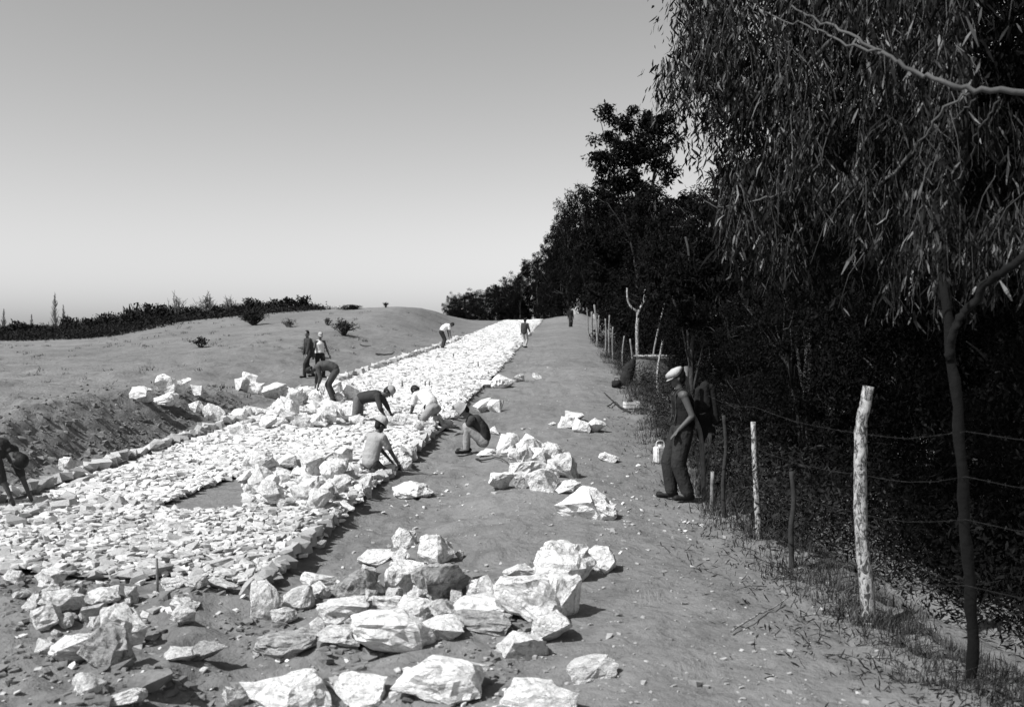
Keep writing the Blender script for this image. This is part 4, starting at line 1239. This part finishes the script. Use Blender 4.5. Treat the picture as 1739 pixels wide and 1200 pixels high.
poplar(7, 560, 524, 8, 'thin poplar at the left edge of the view')
poplar(54, 560, 533, 6, 'smallest poplar between the edge and the tall one')
# low dense scrub covering the crest between the bushes
m = 850; r = np.random.RandomState(99)
pxs = r.uniform(-80, 535, m); dd = r.uniform(79, 96, m)
lo = np.interp(pxs, [0, 150, 200, 280, 300, 420, 520], [572, 577, 574, 556, 548, 540, 530]); hi = np.interp(pxs, [0, 60, 100, 150, 200, 252, 300, 420, 460, 520], [556, 553, 556, 548, 536, 522, 530, 518, 515, 522])
f = (dd - 79) / 17; zt = CAM.z + (560 - (lo + (hi - lo) * (f * .9 + .1 * r.uniform(0, 1, m)))) / FPX * dd
C = np.stack([(pxs - CX) / FPX * dd, dd, zt - .05], -1)
P = (C[:, None, :] + r.normal(0, 1, (m, 70, 3)) * np.array([.9, .6, .16])).reshape(-1, 3)
obj_of('dune_scrub', leaf_cards('dune_scrub', P, r.uniform(.10, .28, len(P)), r.uniform(.05, .12, len(P)), M_LEAF_S, r, -.2), kind='stuff')
m = 700; r = np.random.RandomState(98)
px_ = r.uniform(-90, 300, m); dd = r.uniform(66, 80, m) + np.interp(px_, [0, 150, 300], [0, 0, 9]); X = (px_ - CX) / FPX * dd
ok_ = gnoise(X / 3.0, dd / 3.0, 4) > -.2; X, dd = X[ok_], dd[ok_]
C = np.stack([X, dd, terrain(X, dd) + .12], -1)
P = (C[:, None, :] + r.normal(0, 1, (len(C), 60, 3)) * np.array([.7, .5, .14])).reshape(-1, 3)
obj_of('dune_scrub', leaf_cards('dune_scrub', P, r.uniform(.08, .22, len(P)), r.uniform(.04, .09, len(P)), M_LEAF_S, r, -.2), kind='stuff')
# grass wisps over the dune
m = 420
pxs = NR.uniform(-60, 860, m); pys = NR.uniform(0, 1, m)
Cc = []
for i in range(m):
    d = 26 * math.exp(NR.uniform(0, 1) * 1.1); x = (pxs[i] - CX) / FPX * d
    if x > road_l(d) - .6 or gnoise(x / 6, d / 6, 3) < -.05: continue
    for k in range(14):
        X_, Y_ = x + NR.normal(0, .12), d + NR.normal(0, .12); Cc.append((X_, Y_, tz(X_, Y_)))
Cc = np.array(Cc)
obj_of('dune_grass', blades('dune_grass', Cc, NR.uniform(.04, .14, len(Cc)), M_LEAF_S, NR, 1.1, .009), kind='stuff')
# ------------------------------------------------------------------ people
def ell(bm, c, r, rot=None, seg=14):
    M = Matrix.Translation(Vector(c)) @ (rot.to_4x4() if rot is not None else Matrix()) @ Matrix.Diagonal((r[0], r[1], r[2], 1))
    bmesh.ops.create_icosphere(bm, subdivisions=3, radius=1.0, matrix=M)
def cap_(bm, a, b, ra, rb, seg=14):
    """tapered capsule"""
    a, b = Vector(a), Vector(b)
    bmesh.ops.create_icosphere(bm, subdivisions=2, radius=ra, matrix=Matrix.Translation(a))
    bmesh.ops.create_icosphere(bm, subdivisions=2, radius=rb, matrix=Matrix.Translation(b))
    d = b - a
    if d.length > 1e-5:
        q = d.to_track_quat('Z', 'Y').to_matrix().to_4x4()
        bmesh.ops.create_cone(bm, cap_ends=True, segments=seg, radius1=ra, radius2=rb, depth=d.length, matrix=Matrix.Translation((a + b) / 2) @ q)
def fuse(name, bm, mat, voxel, smooth=3):
    """overlapping solids grown into one continuous surface"""
    me = bpy.data.meshes.new(name + '_raw'); bm.to_mesh(me); bm.free()
    o = bpy.data.objects.new(name, me); COL.objects.link(o)
    m = o.modifiers.new('r', 'REMESH'); m.mode = 'VOXEL'; m.voxel_size = voxel; m.use_smooth_shade = True
    s = o.modifiers.new('s', 'SMOOTH'); s.factor = .5; s.iterations = smooth
    dg = bpy.context.evaluated_depsgraph_get()
    out = bpy.data.meshes.new_from_object(o.evaluated_get(dg))
    out.name = name
    bpy.data.objects.remove(o); bpy.data.meshes.remove(me)
    out.materials.clear(); out.materials.append(mat)
    for p in out.polygons: p.use_smooth = True
    return out
def ik(a, b, l1, l2, pole):
    a, b, pole = Vector(a), Vector(b), Vector(pole)
    d = b - a; L = min(d.length, (l1 + l2) * .999); L = max(L, abs(l1 - l2) * 1.02 + 1e-3)
    u = d.normalized(); x = (l1 * l1 - l2 * l2 + L * L) / (2 * L); h = math.sqrt(max(0, l1 * l1 - x * x))
    p = pole - u * pole.dot(u); p.normalize()
    return a + u * x + p * h, a + u * L

def person(label, feet, heading, pose, look, voxel=.011, group=None, size=1.0):
    """pose: joints in metres, x forward, y to the person's left, z up from the ground under them"""
    root = empty('person', feet, heading, label=label, cat='person', group=group)
    root.scale = (size,) * 3
    pel = Vector(pose['pelvis']); td = Vector(pose['torso']).normalized()
    left = Vector(pose.get('left', (0, 1, 0))); left = (left - td * left.dot(td)).normalized()
    fwd = left.cross(td)
    bend = pose.get('bend', .04)                   # rounding of the back
    spine = pel + td * .26 - fwd * bend; chest = pel + td * .40 - fwd * bend * .6; neck = pel + td * .53
    hd = Vector(pose.get('head', td)).normalized()
    head = neck + hd * .18
    shl = neck - td * .045 + left * .175; shr = neck - td * .045 - left * .175
    hpl = pel + left * .095; hpr = pel - left * .095
    el, wl_ = ik(shl, pose['lh'], .29, .26, pose.get('lelb', (-1, .3, -1)))
    er, wr_ = ik(shr, pose['rh'], .29, .26, pose.get('relb', (-1, -.3, -1)))
    kl, al = ik(hpl, pose['lf'], .43, .42, pose.get('lknee', (1, .1, .2)))
    kr, ar = ik(hpr, pose['rf'], .43, .42, pose.get('rknee', (1, -.1, .2)))
    tl = Vector(pose.get('ltoe', (1, .15, 0))).normalized(); tr_ = Vector(pose.get('rtoe', (1, -.15, 0))).normalized()
    ff = Vector(pose.get('face', fwd)).normalized()          # where the face points
    ff = (ff - hd * ff.dot(hd)).normalized(); fl = hd.cross(ff)
    hrot = Matrix((ff, fl, hd)).transposed()
    fr_t = Matrix((fwd, left, td)).transposed()
    # --- the body, one surface
    bm = bmesh.new()
    ell(bm, pel + td * .02, (.115, .16, .11), fr_t); ell(bm, spine, (.112, .148, .17), fr_t); ell(bm, chest, (.122, .170, .15), fr_t); ell(bm, pel + td * .13 - fwd * bend * .5, (.108, .145, .13), fr_t)
    cap_(bm, shl, shr, .062, .062)
    cap_(bm, neck - td * .03, neck + hd * .10, .058, .052)
    ell(bm, head + hd * .02, (.095, .075, .105), hrot); ell(bm, head + ff * .015 - hd * .055, (.07, .055, .065), hrot)
    # face: nose, brow, chin, ears
    cap_(bm, head + ff * .088 + hd * .01, head + ff * .108 - hd * .028, .010, .015, 8)
    cap_(bm, head + ff * .078 + fl * .03 + hd * .022, head + ff * .078 - fl * .03 + hd * .022, .014, .014, 8)
    cap_(bm, head + ff * .082 - hd * .062 + fl * .018, head + ff * .082 - hd * .062 - fl * .018, .010, .010, 8)
    ell(bm, head + ff * .065 - hd * .098, (.025, .028, .02), hrot)
    for s in (1, -1): ell(bm, head + fl * s * .078 - hd * .01 - ff * .01, (.02, .012, .032), hrot)
    for a, b, c, d in ((shl, el, wl_, 1), (shr, er, wr_, -1)):
        cap_(bm, a, b, .054, .040); cap_(bm, b, c, .041, .027)
        f = (c - b).normalized(); side = left * d
        side = (side - f * side.dot(f)).normalized(); nn = f.cross(side)
        grip = (f * .8 + Vector(pose.get('grip', (0, 0, -.5))) * .6).normalized()
        ell(bm, c + f * .045, (.046, .040, .020), Matrix((f, side, nn)).transposed())
        for k, ln in enumerate((.060, .072, .068, .052)):
            o_ = side * (.030 - .020 * k); p0 = c + f * .075 + o_; p1 = p0 + f * ln * .5 + grip * .004; p2 = p1 + (f * .35 + grip * .65) * ln * .55
            cap_(bm, p0, p1, .0105, .010, 8); cap_(bm, p1, p2, .010, .0085, 8)
        t0 = c + f * .03 + side * .034; t1 = t0 + (f * .6 + side * .8) * .035; cap_(bm, t0, t1, .013, .011, 8); cap_(bm, t1, t1 + (f * .9 + side * .1) * .03, .011, .009, 8)
    for a, b, c, t in ((hpl, kl, al, tl), (hpr, kr, ar, tr_)):
        cap_(bm, a, b, .080, .056); cap_(bm, b, c, .055, .036)
        cap_(bm, c - Vector((0, 0, .0)), c + t * .15 - Vector((0, 0, .035)) * (1 - abs(t.z)), .040, .032)
    body = obj_of('body', fuse('body', bm, look.get('skin', M_SKIN), voxel), parent=root)
    # --- eyes
    bm = bmesh.new()
    for s in (1, -1): ell(bm, head + ff * .083 + fl * s * .032 + hd * .004, (.010, .013, .008), hrot)
    obj_of('eyes', bm_mesh('eyes', bm, M_HAIR, True), parent=body)
    # --- trousers
    bm = bmesh.new()
    fat = look.get('baggy', 1.0)
    if look.get('skirt'):
        for k in range(8):
            t = k / 7; c = (hpl + hpr) / 2 * (1 - t) + (kl + kr) / 2 * t if k < 4 else (kl + kr) / 2 * (2 - 2 * t) + (al + ar) / 2 * (2 * t - 1)
            ell(bm, c, (.15, .17, .12))
    ell(bm, pel + td * .03, (.132, .172, .13), fr_t); ell(bm, pel + td * .10 - fwd * bend * .4, (.120, .160, .09), fr_t)
    cut = look.get('legs', 1.0)
    for a, b, c in ((hpl, kl, al), (hpr, kr, ar)):
        cap_(bm, a, b, .102 * fat, .076 * fat)
        e = b.lerp(c, .93) if cut >= 1 else b.lerp(c, .05)
        cap_(bm, b, e, .076 * fat, .066 * fat if cut >= 1 else .074)
        # cloth gathers behind the knee and over the shoe
        cap_(bm, b.lerp(e, .15) - (fwd * .02), b.lerp(e, .3), .070 * fat, .066 * fat)
    obj_of('trousers', fuse('trousers', bm, look['trousers'], voxel), parent=root)
    if look.get('belt'):
        bm = bmesh.new(); C0 = pel + td * .12 
        pts = [C0 + (fwd * math.cos(t) * .128 + left * math.sin(t) * .172) for t in [2 * math.pi * k / 24 for k in range(25)]]
        tube(bm, pts, .018, 6, False); obj_of('belt', bm_mesh('belt', bm, M_HAIR, True), parent=root)
    # --- shirt
    if look.get('shirt'):
        bm = bmesh.new()
        lo = look.get('hem', .06)
        for k in range(13):
            t = k / 12; c = pel + td * (lo + .05 + (.40 - lo - .05) * t) - fwd * bend * math.sin(math.pi * (.15 + .7 * t))
            ell(bm, c, (.140 + .003 * math.sin(k * 2.1), .178 + .008 * t, .10), fr_t)
        ell(bm, chest, (.138, .188, .15), fr_t)
        if not look.get('tank'):
            cap_(bm, shl, shr, .080, .080)
            f = look.get('sleeve', .5)
            for a, b, c in ((shl, el, wl_), (shr, er, wr_)):
                if f <= 1: cap_(bm, a, a.lerp(b, f), .074, .066)
                else: cap_(bm, a, b, .074, .056); cap_(bm, b, b.lerp(c, f - 1), .056, .046)
        else:
            for s in (1, -1):
                cap_(bm, chest + left * s * .10 + fwd * .07, neck + left * s * .10 + td * .015, .035, .03); cap_(bm, chest + left * s * .10 - fwd * .07, neck + left * s * .10 + td * .015, .035, .03)
        cap_(bm, neck - td * .05, neck + hd * .005, .085, .070)
        obj_of('shirt', fuse('shirt', bm, look['shirt'], voxel), parent=root)
    if look.get('braces'):
        bm = bmesh.new()
        for s in (1, -1):
            tube(bm, spline([pel + td * .12 + fwd * .124 + left * s * .09, pel + td * .25 + fwd * (.130 - bend) + left * s * .095, chest + fwd * .118 + left * s * .10, neck + td * -.03 + fwd * .085 + left * s * .10, neck + left * s * .10 + td * .035, neck - td * .03 - fwd * .09 + left * s * .09, chest - fwd * .128 + left * s * .07, pel + td * .25 - fwd * (.125 + bend) + left * s * .06, pel + td * .12 - fwd * .130 + left * s * .05], 5), .010, 5)
        obj_of('braces', bm_mesh('braces', bm, look['braces'], True), parent=root)
    # --- shoes
    for c, t in ((al, tl), (ar, tr_)):
        bm = bmesh.new(); dn = Vector((0, 0, .03)) * (1 - abs(t.z))
        cap_(bm, c - t * .05 - dn, c + t * .17 - dn * 1.3, .044, .040); cap_(bm, c, c - t * .03 - dn, .05, .045)
        obj_of('shoe', fuse('shoe', bm, look.get('shoe', M_HAIR), voxel, 2), parent=root)
    # --- hair and hat
    bm = bmesh.new()
    ell(bm, head + hd * .035 - ff * .018, (.100, .086, .102), hrot); ell(bm, head - ff * .045 - hd * .02, (.062, .074, .075), hrot)
    hair = fuse('hair', bm, M_HAIR, voxel)
    obj_of('hair', hair, parent=root)
    hk = look.get('hat')
    if hk:
        bm = bmesh.new(); c = head + hd * .055
        tilt = look.get('hat_tilt', 0)
        hf = (ff + hd * -tilt).normalized(); hu = fl.cross(hf) * -1; hu = hf.cross(fl)
        P = lambda x, y, z: c + hf * x + fl * y + hu * z
        if hk == 'brim':       # bucket hat
            prof = [(.150, -.028), (.146, -.018), (.112, .012), (.106, .06), (.09, .105), (.05, .128), (0.003, .133)]
            sx = [1.05] * 7
        elif hk == 'cone':     # tall soft peaked hat with turned down brim
            prof = [(.138, -.040), (.134, -.028), (.112, .005), (.104, .05), (.080, .10), (.045, .135), (.003, .148)]
        elif hk == 'cap':      # flat cap
            prof = [(.104, -.012), (.116, .006), (.128, .032), (.112, .060), (.065, .074), (.003, .078)]
        else:                  # skull cap
            prof = [(.106, -.005), (.108, .03), (.094, .08), (.055, .112), (.003, .12)]
        N = 20; rings = []
        for (rr, z) in prof: rings.append([bm.verts.new(P(rr * 1.02 * math.cos(2 * math.pi * k / N) + (.018 if hk == 'cap' else 0), rr * .90 * math.sin(2 * math.pi * k / N), z + .006 * math.sin(3 * 2 * math.pi * k / N))) for k in range(N)])
        for i in range(len(rings) - 1):
            for k in range(N): bm.faces.new((rings[i][k], rings[i][(k + 1) % N], rings[i + 1][(k + 1) % N], rings[i + 1][k]))
        bm.faces.new(rings[-1])
        if hk in ('cap', 'dome'):
            pk = []
            for k in range(9):
                a = -1.0 + 2.0 * k / 8; pk.append((P(.105 * math.cos(a), .095 * math.sin(a), .0), P((.105 + .062 * math.cos(a)) * math.cos(a) , .105 * math.sin(a), -.022)))
            vs = [(bm.verts.new(a), bm.verts.new(b), bm.verts.new(a + hu * .008), bm.verts.new(b + hu * .008)) for a, b in pk]
            for q, w in zip(vs[:-1], vs[1:]):
                bm.faces.new((q[0], q[1], w[1], w[0])); bm.faces.new((q[2], w[2], w[3], q[3])); bm.faces.new((q[1], q[3], w[3], w[1]))
        me = bm_mesh('hat', bm, look['hatmat'], True)
        obj_of('hat', me, parent=root)
    root['_hands'] = [*wl_, *wr_]
    return root, dict(lh=wl_, rh=wr_, head=head, neck=neck)

C_LIGHT = cloth('light_shirt', 0.30); C_MIDS = cloth('grey_shirt', 0.17); C_DARK = cloth('dark_cloth', 0.045); C_WHITE = cloth('white_cloth', 0.72)
C_TROL = cloth('light_trousers', 0.30); C_TROM = cloth('grey_trousers', 0.13); C_TROD = cloth('dark_trousers', 0.035); C_HATL = cloth('pale_hat', 0.36); C_HATM = cloth('grey_hat', 0.28)
C_VEST = cloth('black_vest', 0.015); C_COAT = cloth('dark_coat', 0.025)
def on(px, py, up=0.0):
    g = at(px, py); g.z += up; return g
RU = 0.10       # height of the paving over the sand sheet

# kneeling man seen from behind
person('man kneeling with his back turned, in a pale hat and light short-sleeved shirt', on(634, 805, .0), R(48),
       dict(pelvis=(-.06, 0, .21), torso=(.30, 0, 1), head=(.38, -.12, 1), face=(1, -.35, -.5), bend=.03, lh=(.42, .02, .22), rh=(.38, -.26, .16), lelb=(0, 1, -1), relb=(-.3, -1, -.6),
            lf=(-.14, .10, .07), rf=(-.14, -.10, .07), lknee=(1, .2, .1), rknee=(1, -.2, .1), ltoe=(-1, 0, -.1), rtoe=(-1, 0, -.1)),
       dict(shirt=C_LIGHT, trousers=cloth('kneeling_trousers', .06), hat='brim', hatmat=C_HATL, hat_tilt=.35, sleeve=.70, hem=-.05, skin=M_SKIND), .010, 'road workers', .87)
# man on all fours
person('man on hands and knees facing along the road, grey hat, dark shirt, grey trousers', on(618, 722, RU), R(-6),
       dict(pelvis=(-.12, 0, .47), torso=(1, 0, .18), head=(.8, 0, .45), face=(.9, 0, -.5), bend=.03, lh=(.60, .17, .10), rh=(.56, -.20, .08), lelb=(-.3, 1, .2), relb=(-.3, -1, .2),
            lf=(-.55, .12, .06), rf=(-.58, -.12, .06), lknee=(1, .2, -.6), rknee=(1, -.2, -.6), ltoe=(-1, 0, -.2), rtoe=(-1, 0, -.2)),
       dict(shirt=C_DARK, trousers=C_TROM, hat='dome', hatmat=C_HATM, sleeve=1.3, hem=.0, skin=M_SKIND), .011, 'road workers')
# white shirt, seen from behind
person('bareheaded worker in white shirt and belted light trousers, bent over the stones', on(734, 730, .04), R(128),
       dict(pelvis=(-.05, 0, .42), torso=(.72, .10, .62), head=(.95, .25, .25), face=(.5, .1, -1), bend=.05, lh=(.58, .24, .10), rh=(.60, -.16, .10), lelb=(-.3, 1, 0), relb=(-.3, -1, 0),
            lf=(-.22, .12, .06), rf=(-.02, -.15, .08), lknee=(1, .3, -.2), rknee=(1, -.3, .4), ltoe=(-1, 0, -.2), rtoe=(1, -.2, 0)),
       dict(shirt=C_WHITE, trousers=C_TROL, belt=True, sleeve=.7, hem=.08, skin=M_SKIND), .011, 'road workers')
# crouching man in profile
person('crouching man in peaked grey hat, arms folded on his knees', on(812, 769, .0), R(186),
       dict(pelvis=(-.10, 0, .20), torso=(.50, 0, .95), head=(.75, 0, .75), face=(.8, 0, -.55), bend=.08, lh=(.44, -.08, .42), rh=(.42, .12, .36), lelb=(.1, .5, -1), relb=(.1, -.5, -1),
            lf=(.24, .12, .07), rf=(.20, -.14, .07), lknee=(.8, .1, 1), rknee=(.9, -.1, .8)),
       dict(shirt=C_DARK, trousers=C_TROL, hat='cone', hatmat=C_HATM, hat_tilt=.2, sleeve=.35, hem=.0, skin=M_SKIN), .010, 'road workers')
# standing bent over
person('man in dark clothes standing bent over beside the tall heap of stones', on(567, 686, .05), R(190),
       dict(pelvis=(-.06, 0, .84), torso=(1, 0, .22), head=(.9, 0, -.55), face=(.3, 0, -1), bend=.09, lh=(.42, .12, .42), rh=(.50, -.14, .36), lelb=(-.6, .4, .1), relb=(-.6, -.4, .1),
            lf=(.02, .10, .08), rf=(-.04, -.12, .08), lknee=(1, 0, 0), rknee=(1, 0, 0)),
       dict(shirt=cloth('charcoal_shirt', .075), trousers=cloth('charcoal_trousers', .065), sleeve=1.5, hem=-.02, skin=M_SKIND), .011, 'road workers')
# two men walking down the bank
person('dark-haired man in a dark jacket walking close beside the one in a white vest', on(525, 641), R(215),
       dict(pelvis=(0, 0, .87), torso=(.10, 0, 1), head=(.15, 0, 1), face=(1, .6, -.2), lh=(.22, .26, .80), rh=(.10, -.30, .72), lf=(.22, .09, .07), rf=(-.20, -.09, .09)),
       dict(shirt=C_DARK, trousers=C_TROD, sleeve=1.85, hem=-.03, skin=M_SKIN), .012, 'road workers', .96)
person('man in a white vest and pale cap with dark trousers, walking on the slope', on(543, 641), R(-60),
       dict(pelvis=(0, 0, .88), torso=(.06, 0, 1), head=(.35, 0, 1), face=(1, -.3, -.7), lh=(.12, .36, .80), rh=(.14, -.30, .80), lf=(.14, .10, .07), rf=(-.12, -.10, .08)),
       dict(shirt=C_WHITE, tank=True, trousers=C_TROD, hat='dome', hatmat=C_HATL, hem=.02, skin=M_SKIND), .012, 'road workers', .92)
# far bent man
person('distant man in white shirt and dark trousers stooping beside the road kerb', on(751, 594, .06), R(20),
       dict(pelvis=(-.05, 0, .86), torso=(.62, 0, .55), head=(.9, 0, .1), face=(.4, 0, -1), bend=.07, lh=(.40, .15, .62), rh=(.42, -.15, .60), lf=(.02, .10, .07), rf=(0, -.12, .07)),
       dict(shirt=C_WHITE, trousers=C_TROD, sleeve=.6, hem=.04, skin=M_SKIND), .014, 'road workers')
# far standing figures
person('distant worker in dark shirt and pale trousers at the right road edge', on(891, 590), R(60),
       dict(pelvis=(0, 0, .86), torso=(-.02, -.04, 1), head=(0, -.1, 1), lh=(.08, .28, .78), rh=(.10, -.36, .74), lf=(.10, .09, .07), rf=(-.10, -.09, .07)),
       dict(shirt=C_DARK, trousers=cloth('sand_trousers', .34), sleeve=1.6, hem=-.05, skin=M_SKIND), .014, 'road workers', .93)
person('most distant figure, in a long dark coat, standing on the sand', on(969, 555), R(-80),
       dict(pelvis=(0, 0, .87), torso=(0, 0, 1), head=(.05, 0, 1), lh=(.06, .26, .74), rh=(.06, -.26, .74), lf=(.03, .09, .07), rf=(-.03, -.09, .07)),
       dict(shirt=C_COAT, trousers=C_COAT, skirt=True, sleeve=1.8, hem=-.1, skin=M_SKIND, hat='dome', hatmat=C_COAT), .014, 'road workers', .93)
# man standing by the fence
stand = on(1157, 848)
_, hm = person('man in pale flat cap and braces standing by the fence, looking down', stand, R(186),
       dict(pelvis=(.0, 0, .90), torso=(.04, 0, 1), head=(.22, 0, 1), face=(1, -.15, -.45), bend=.04, lh=(.10, .20, .93), rh=(-.02, -.36, .86), lelb=(-1, .35, -.5), relb=(-1, -.6, -.3),
            lf=(-.06, .12, .08), rf=(.10, -.12, .08), lknee=(1, .1, 0), rknee=(1, -.1, 0), ltoe=(1, .1, 0), rtoe=(1, -.35, 0)),
       dict(shirt=C_VEST, tank=True, trousers=cloth('worn_trousers', .03), baggy=1.3, braces=C_DARK, hat='cap', hatmat=C_HATL, hat_tilt=.35, hem=.0, skin=M_SKIND), .009, 'road workers', 1.03)
# figure cut by the left edge
person('dark figure stooping at the left edge of the view beside the kerb', on(-48, 866), R(-8),
       dict(pelvis=(-.04, 0, .72), torso=(1, 0, .02), head=(.9, 0, -.6), face=(.2, 0, -1), bend=.09, lh=(.70, .12, .20), rh=(.62, -.10, .14), lelb=(-.6, .4, .1), relb=(-.6, -.4, .1),
            lf=(-.08, .10, .08), rf=(.06, -.12, .08), lknee=(1, 0, 0), rknee=(1, 0, 0)),
       dict(shirt=C_DARK, trousers=C_TROD, sleeve=1.2, hem=-.02, skin=M_SKIND), .010, 'road workers')

# ------------------------------------------------------------------ small things
# jacket hung on the leaning post
bm = bmesh.new(); d = 13.9
def PP_(px, py, dd=0.0): return point(px, py, d + dd)
j0 = PP_(1197, 655)
ell(bm, PP_(1197, 700) - j0, (.11, .07, .30)); ell(bm, PP_(1199, 735) - j0, (.14, .06, .14)); cap_(bm, PP_(1187, 662) - j0, PP_(1206, 658) - j0, .05, .055)
cap_(bm, PP_(1186, 662) - j0, PP_(1180, 715) - j0, .045, .05); cap_(bm, PP_(1209, 660) - j0, PP_(1216, 716) - j0, .05, .055); cap_(bm, PP_(1197, 655) - j0, PP_(1197, 690) - j0, .07, .1)
obj_of('jacket', fuse('jacket', bm, cloth('hung_jacket', .018), .01), j0, label='dark jacket draped over the pole behind the man with the flat cap', cat='jacket')
stick_thing('bare_pole', 'pole', 'pale pole end sticking up behind the flat cap of the standing man', [([(1196, 850), (1190, 740), (1172, 690), (1165, 622)], 8, 7)], M_WOODGREY)
# long handle lying on the heap
a = at(536, 802); b = at(577, 779); b.z += .16; a.z += .10
bm = bmesh.new(); tube(bm, [Vector((0, 0, 0)), (b - a) * .5 + Vector((0, 0, .02)), b - a], [.022, .019, .016], 8)
obj_of('tool_handle', bm_mesh('tool_handle', bm, tone_mat('ash_wood', .30, .7, .2, 8), True), a, label='long straight wooden tool handle lying across the heap of stones', cat='tool handle')
a = at(446, 800); b = at(480, 812); b.z += .12; a.z += .20
bm = bmesh.new(); tube(bm, [Vector((0, 0, 0)), (b - a)], [.014, .012], 7)
obj_of('stick', bm_mesh('stick', bm, M_WOODGREY, True), a, label='short grey stick on the left of the heap in front of the kneeling man', cat='stick')
# wooden stake in front of the paving
def peg(px, py0, py1, w, label, mat=M_WOODGREY, name='wooden_stake'):
    g = at(px, py0); h = (py0 - py1) / FPX * g.y; bm = bmesh.new(); k = w / FPX * g.y / 2
    tube(bm, [(0, 0, -.15), (.003, 0, h * .5), (-.002, 0, h * .97), (0, 0, h)], [k, k * .95, k * .9, k * .5], 7)
    return obj_of(name, bm_mesh(name, bm, mat, True), g, label=label, cat='stake')
peg(267, 1004, 948, 5, 'thin upright wooden stake at the front edge of the paving')
peg(683, 660, 646, 3.5, 'short peg standing on the far paving, left of the pair'); peg(722, 660, 647, 3, 'left one of two close pegs beyond the white shirt')
peg(729, 660, 647, 3, 'right one of two close pegs beyond the white shirt'); peg(770, 608, 600, 3, 'far short peg right of the stooping white shirt'); peg(361, 742, 728, 4, 'small peg on the kerb below the sandy bank')
peg(812, 606 + 20, 604 + 10, 2.5, 'tiny far peg on the white road near its right side')
# crate, tin, bag and box by the fence
def box_bm(bm, c, s, rz=0.0, bev=0.0):
    M = Matrix.Translation(Vector(c)) @ Matrix.Rotation(rz, 4, 'Z') @ Matrix.Diagonal((s[0], s[1], s[2], 1))
    return bmesh.ops.create_cube(bm, size=1.0, matrix=M)
g = at(1072, 694); cr = empty('crate', g, R(12), label='pale open wooden crate with dark contents on the path edge', cat='crate')
w = 24 / FPX * g.y; h = 12 / FPX * g.y; dp = .26
M_PL = tone_mat('crate_wood', .55, .8, .3, 9, 30, .01)
def slat(c, s, nm='slat'):
    bm = bmesh.new(); box_bm(bm, c, s); obj_of(nm, bm_mesh(nm, bm, M_PL), parent=cr)
for k in range(2):
    slat((0, -dp / 2, h * (.27 + .48 * k)), (w, .015, h * .40)); slat((0, dp / 2, h * (.27 + .48 * k)), (w, .015, h * .40))
    slat((-w / 2, 0, h * (.27 + .48 * k)), (.015, dp - .02, h * .40)); slat((w / 2, 0, h * (.27 + .48 * k)), (.015, dp - .02, h * .40))
slat((0, 0, .01), (w - .02, dp - .02, .015), 'bottom')
bm = bmesh.new(); ell(bm, (0, 0, .10), (w * .36, dp * .36, .09)); ell(bm, (-w * .1, 0, .17), (w * .22, dp * .3, .09))
obj_of('bundle', fuse('bundle', bm, C_DARK, .015), g + Vector((0, 0, 0)), label='dark cloth bundle inside the pale crate', cat='bundle')
g = at(1047, 658); w = 15 / FPX * g.y
bm = bmesh.new(); box_bm(bm, (0, 0, w * .40), (w, w * .7, w * .8), .2); bmesh.ops.bevel(bm, geom=bm.edges, offset=w * .08, segments=2, affect='EDGES')
bb = obj_of('bag', bm_mesh('bag', bm, C_COAT, True), g, label='small dark bag standing on the sand at the path edge', cat='bag')
bm = bmesh.new(); tube(bm, spline([(-w * .25, 0, w * .78), (-w * .15, 0, w * 1.05), (w * .15, 0, w * 1.05), (w * .25, 0, w * .78)], 5), .012, 6); obj_of('handle', bm_mesh('handle', bm, C_COAT, True), parent=bb)
g = at(1064, 655); w = 26 / FPX * g.y
bm = bmesh.new(); ell(bm, (0, 0, .22), (.22, .20, .30)); ell(bm, (.08, 0, .50), (.18, .16, .30)); ell(bm, (.2, .05, .7), (.10, .12, .22)); ell(bm, (-.12, 0, .1), (.2, .2, .14))
obj_of('cloth_pile', fuse('cloth_pile', bm, C_COAT, .02), g, label='dark coats slumped against the fence beside the small bag', cat='clothes')
g = at(1121, 786); d = g.y; w = 20 / FPX * d; h = 38 / FPX * d
tin = empty('tin_can', g, R(25), label='dented shiny tin canister by the feet of the man in the flat cap', cat='canister')
bm = bmesh.new(); box_bm(bm, (0, 0, h * .36), (w, w * .8, h * .72)); bmesh.ops.bevel(bm, geom=bm.edges, offset=w * .08, segments=2, affect='EDGES')
M_TIN = tone_mat('tin', .62, .35, .35, 7, 20, .02); bmsh = bm_mesh('body', bm, M_TIN); obj_of('body', bmsh, parent=tin)
bm = bmesh.new(); bmesh.ops.create_cone(bm, cap_ends=True, segments=14, radius1=w * .2, radius2=w * .2, depth=.05, matrix=Matrix.Translation((0, 0, h * .74))); obj_of('lid', bm_mesh('lid', bm, M_TIN), parent=tin)
bm = bmesh.new(); tube(bm, spline([(-w * .42, 0, h * .70), (-w * .3, 0, h * .95), (w * .3, 0, h * .95), (w * .42, 0, h * .70)], 5), .009, 6, False); obj_of('handle', bm_mesh('handle', bm, M_TIN, True), parent=tin)
# sawn branch stub and thin branches behind the man
stick_thing('sawn_branch', 'branch', 'pale sawn branch end pointing left in the dark grove', [([(1192, 632), (1204, 631), (1228, 628)], 11, 2)], M_WOODPALE)
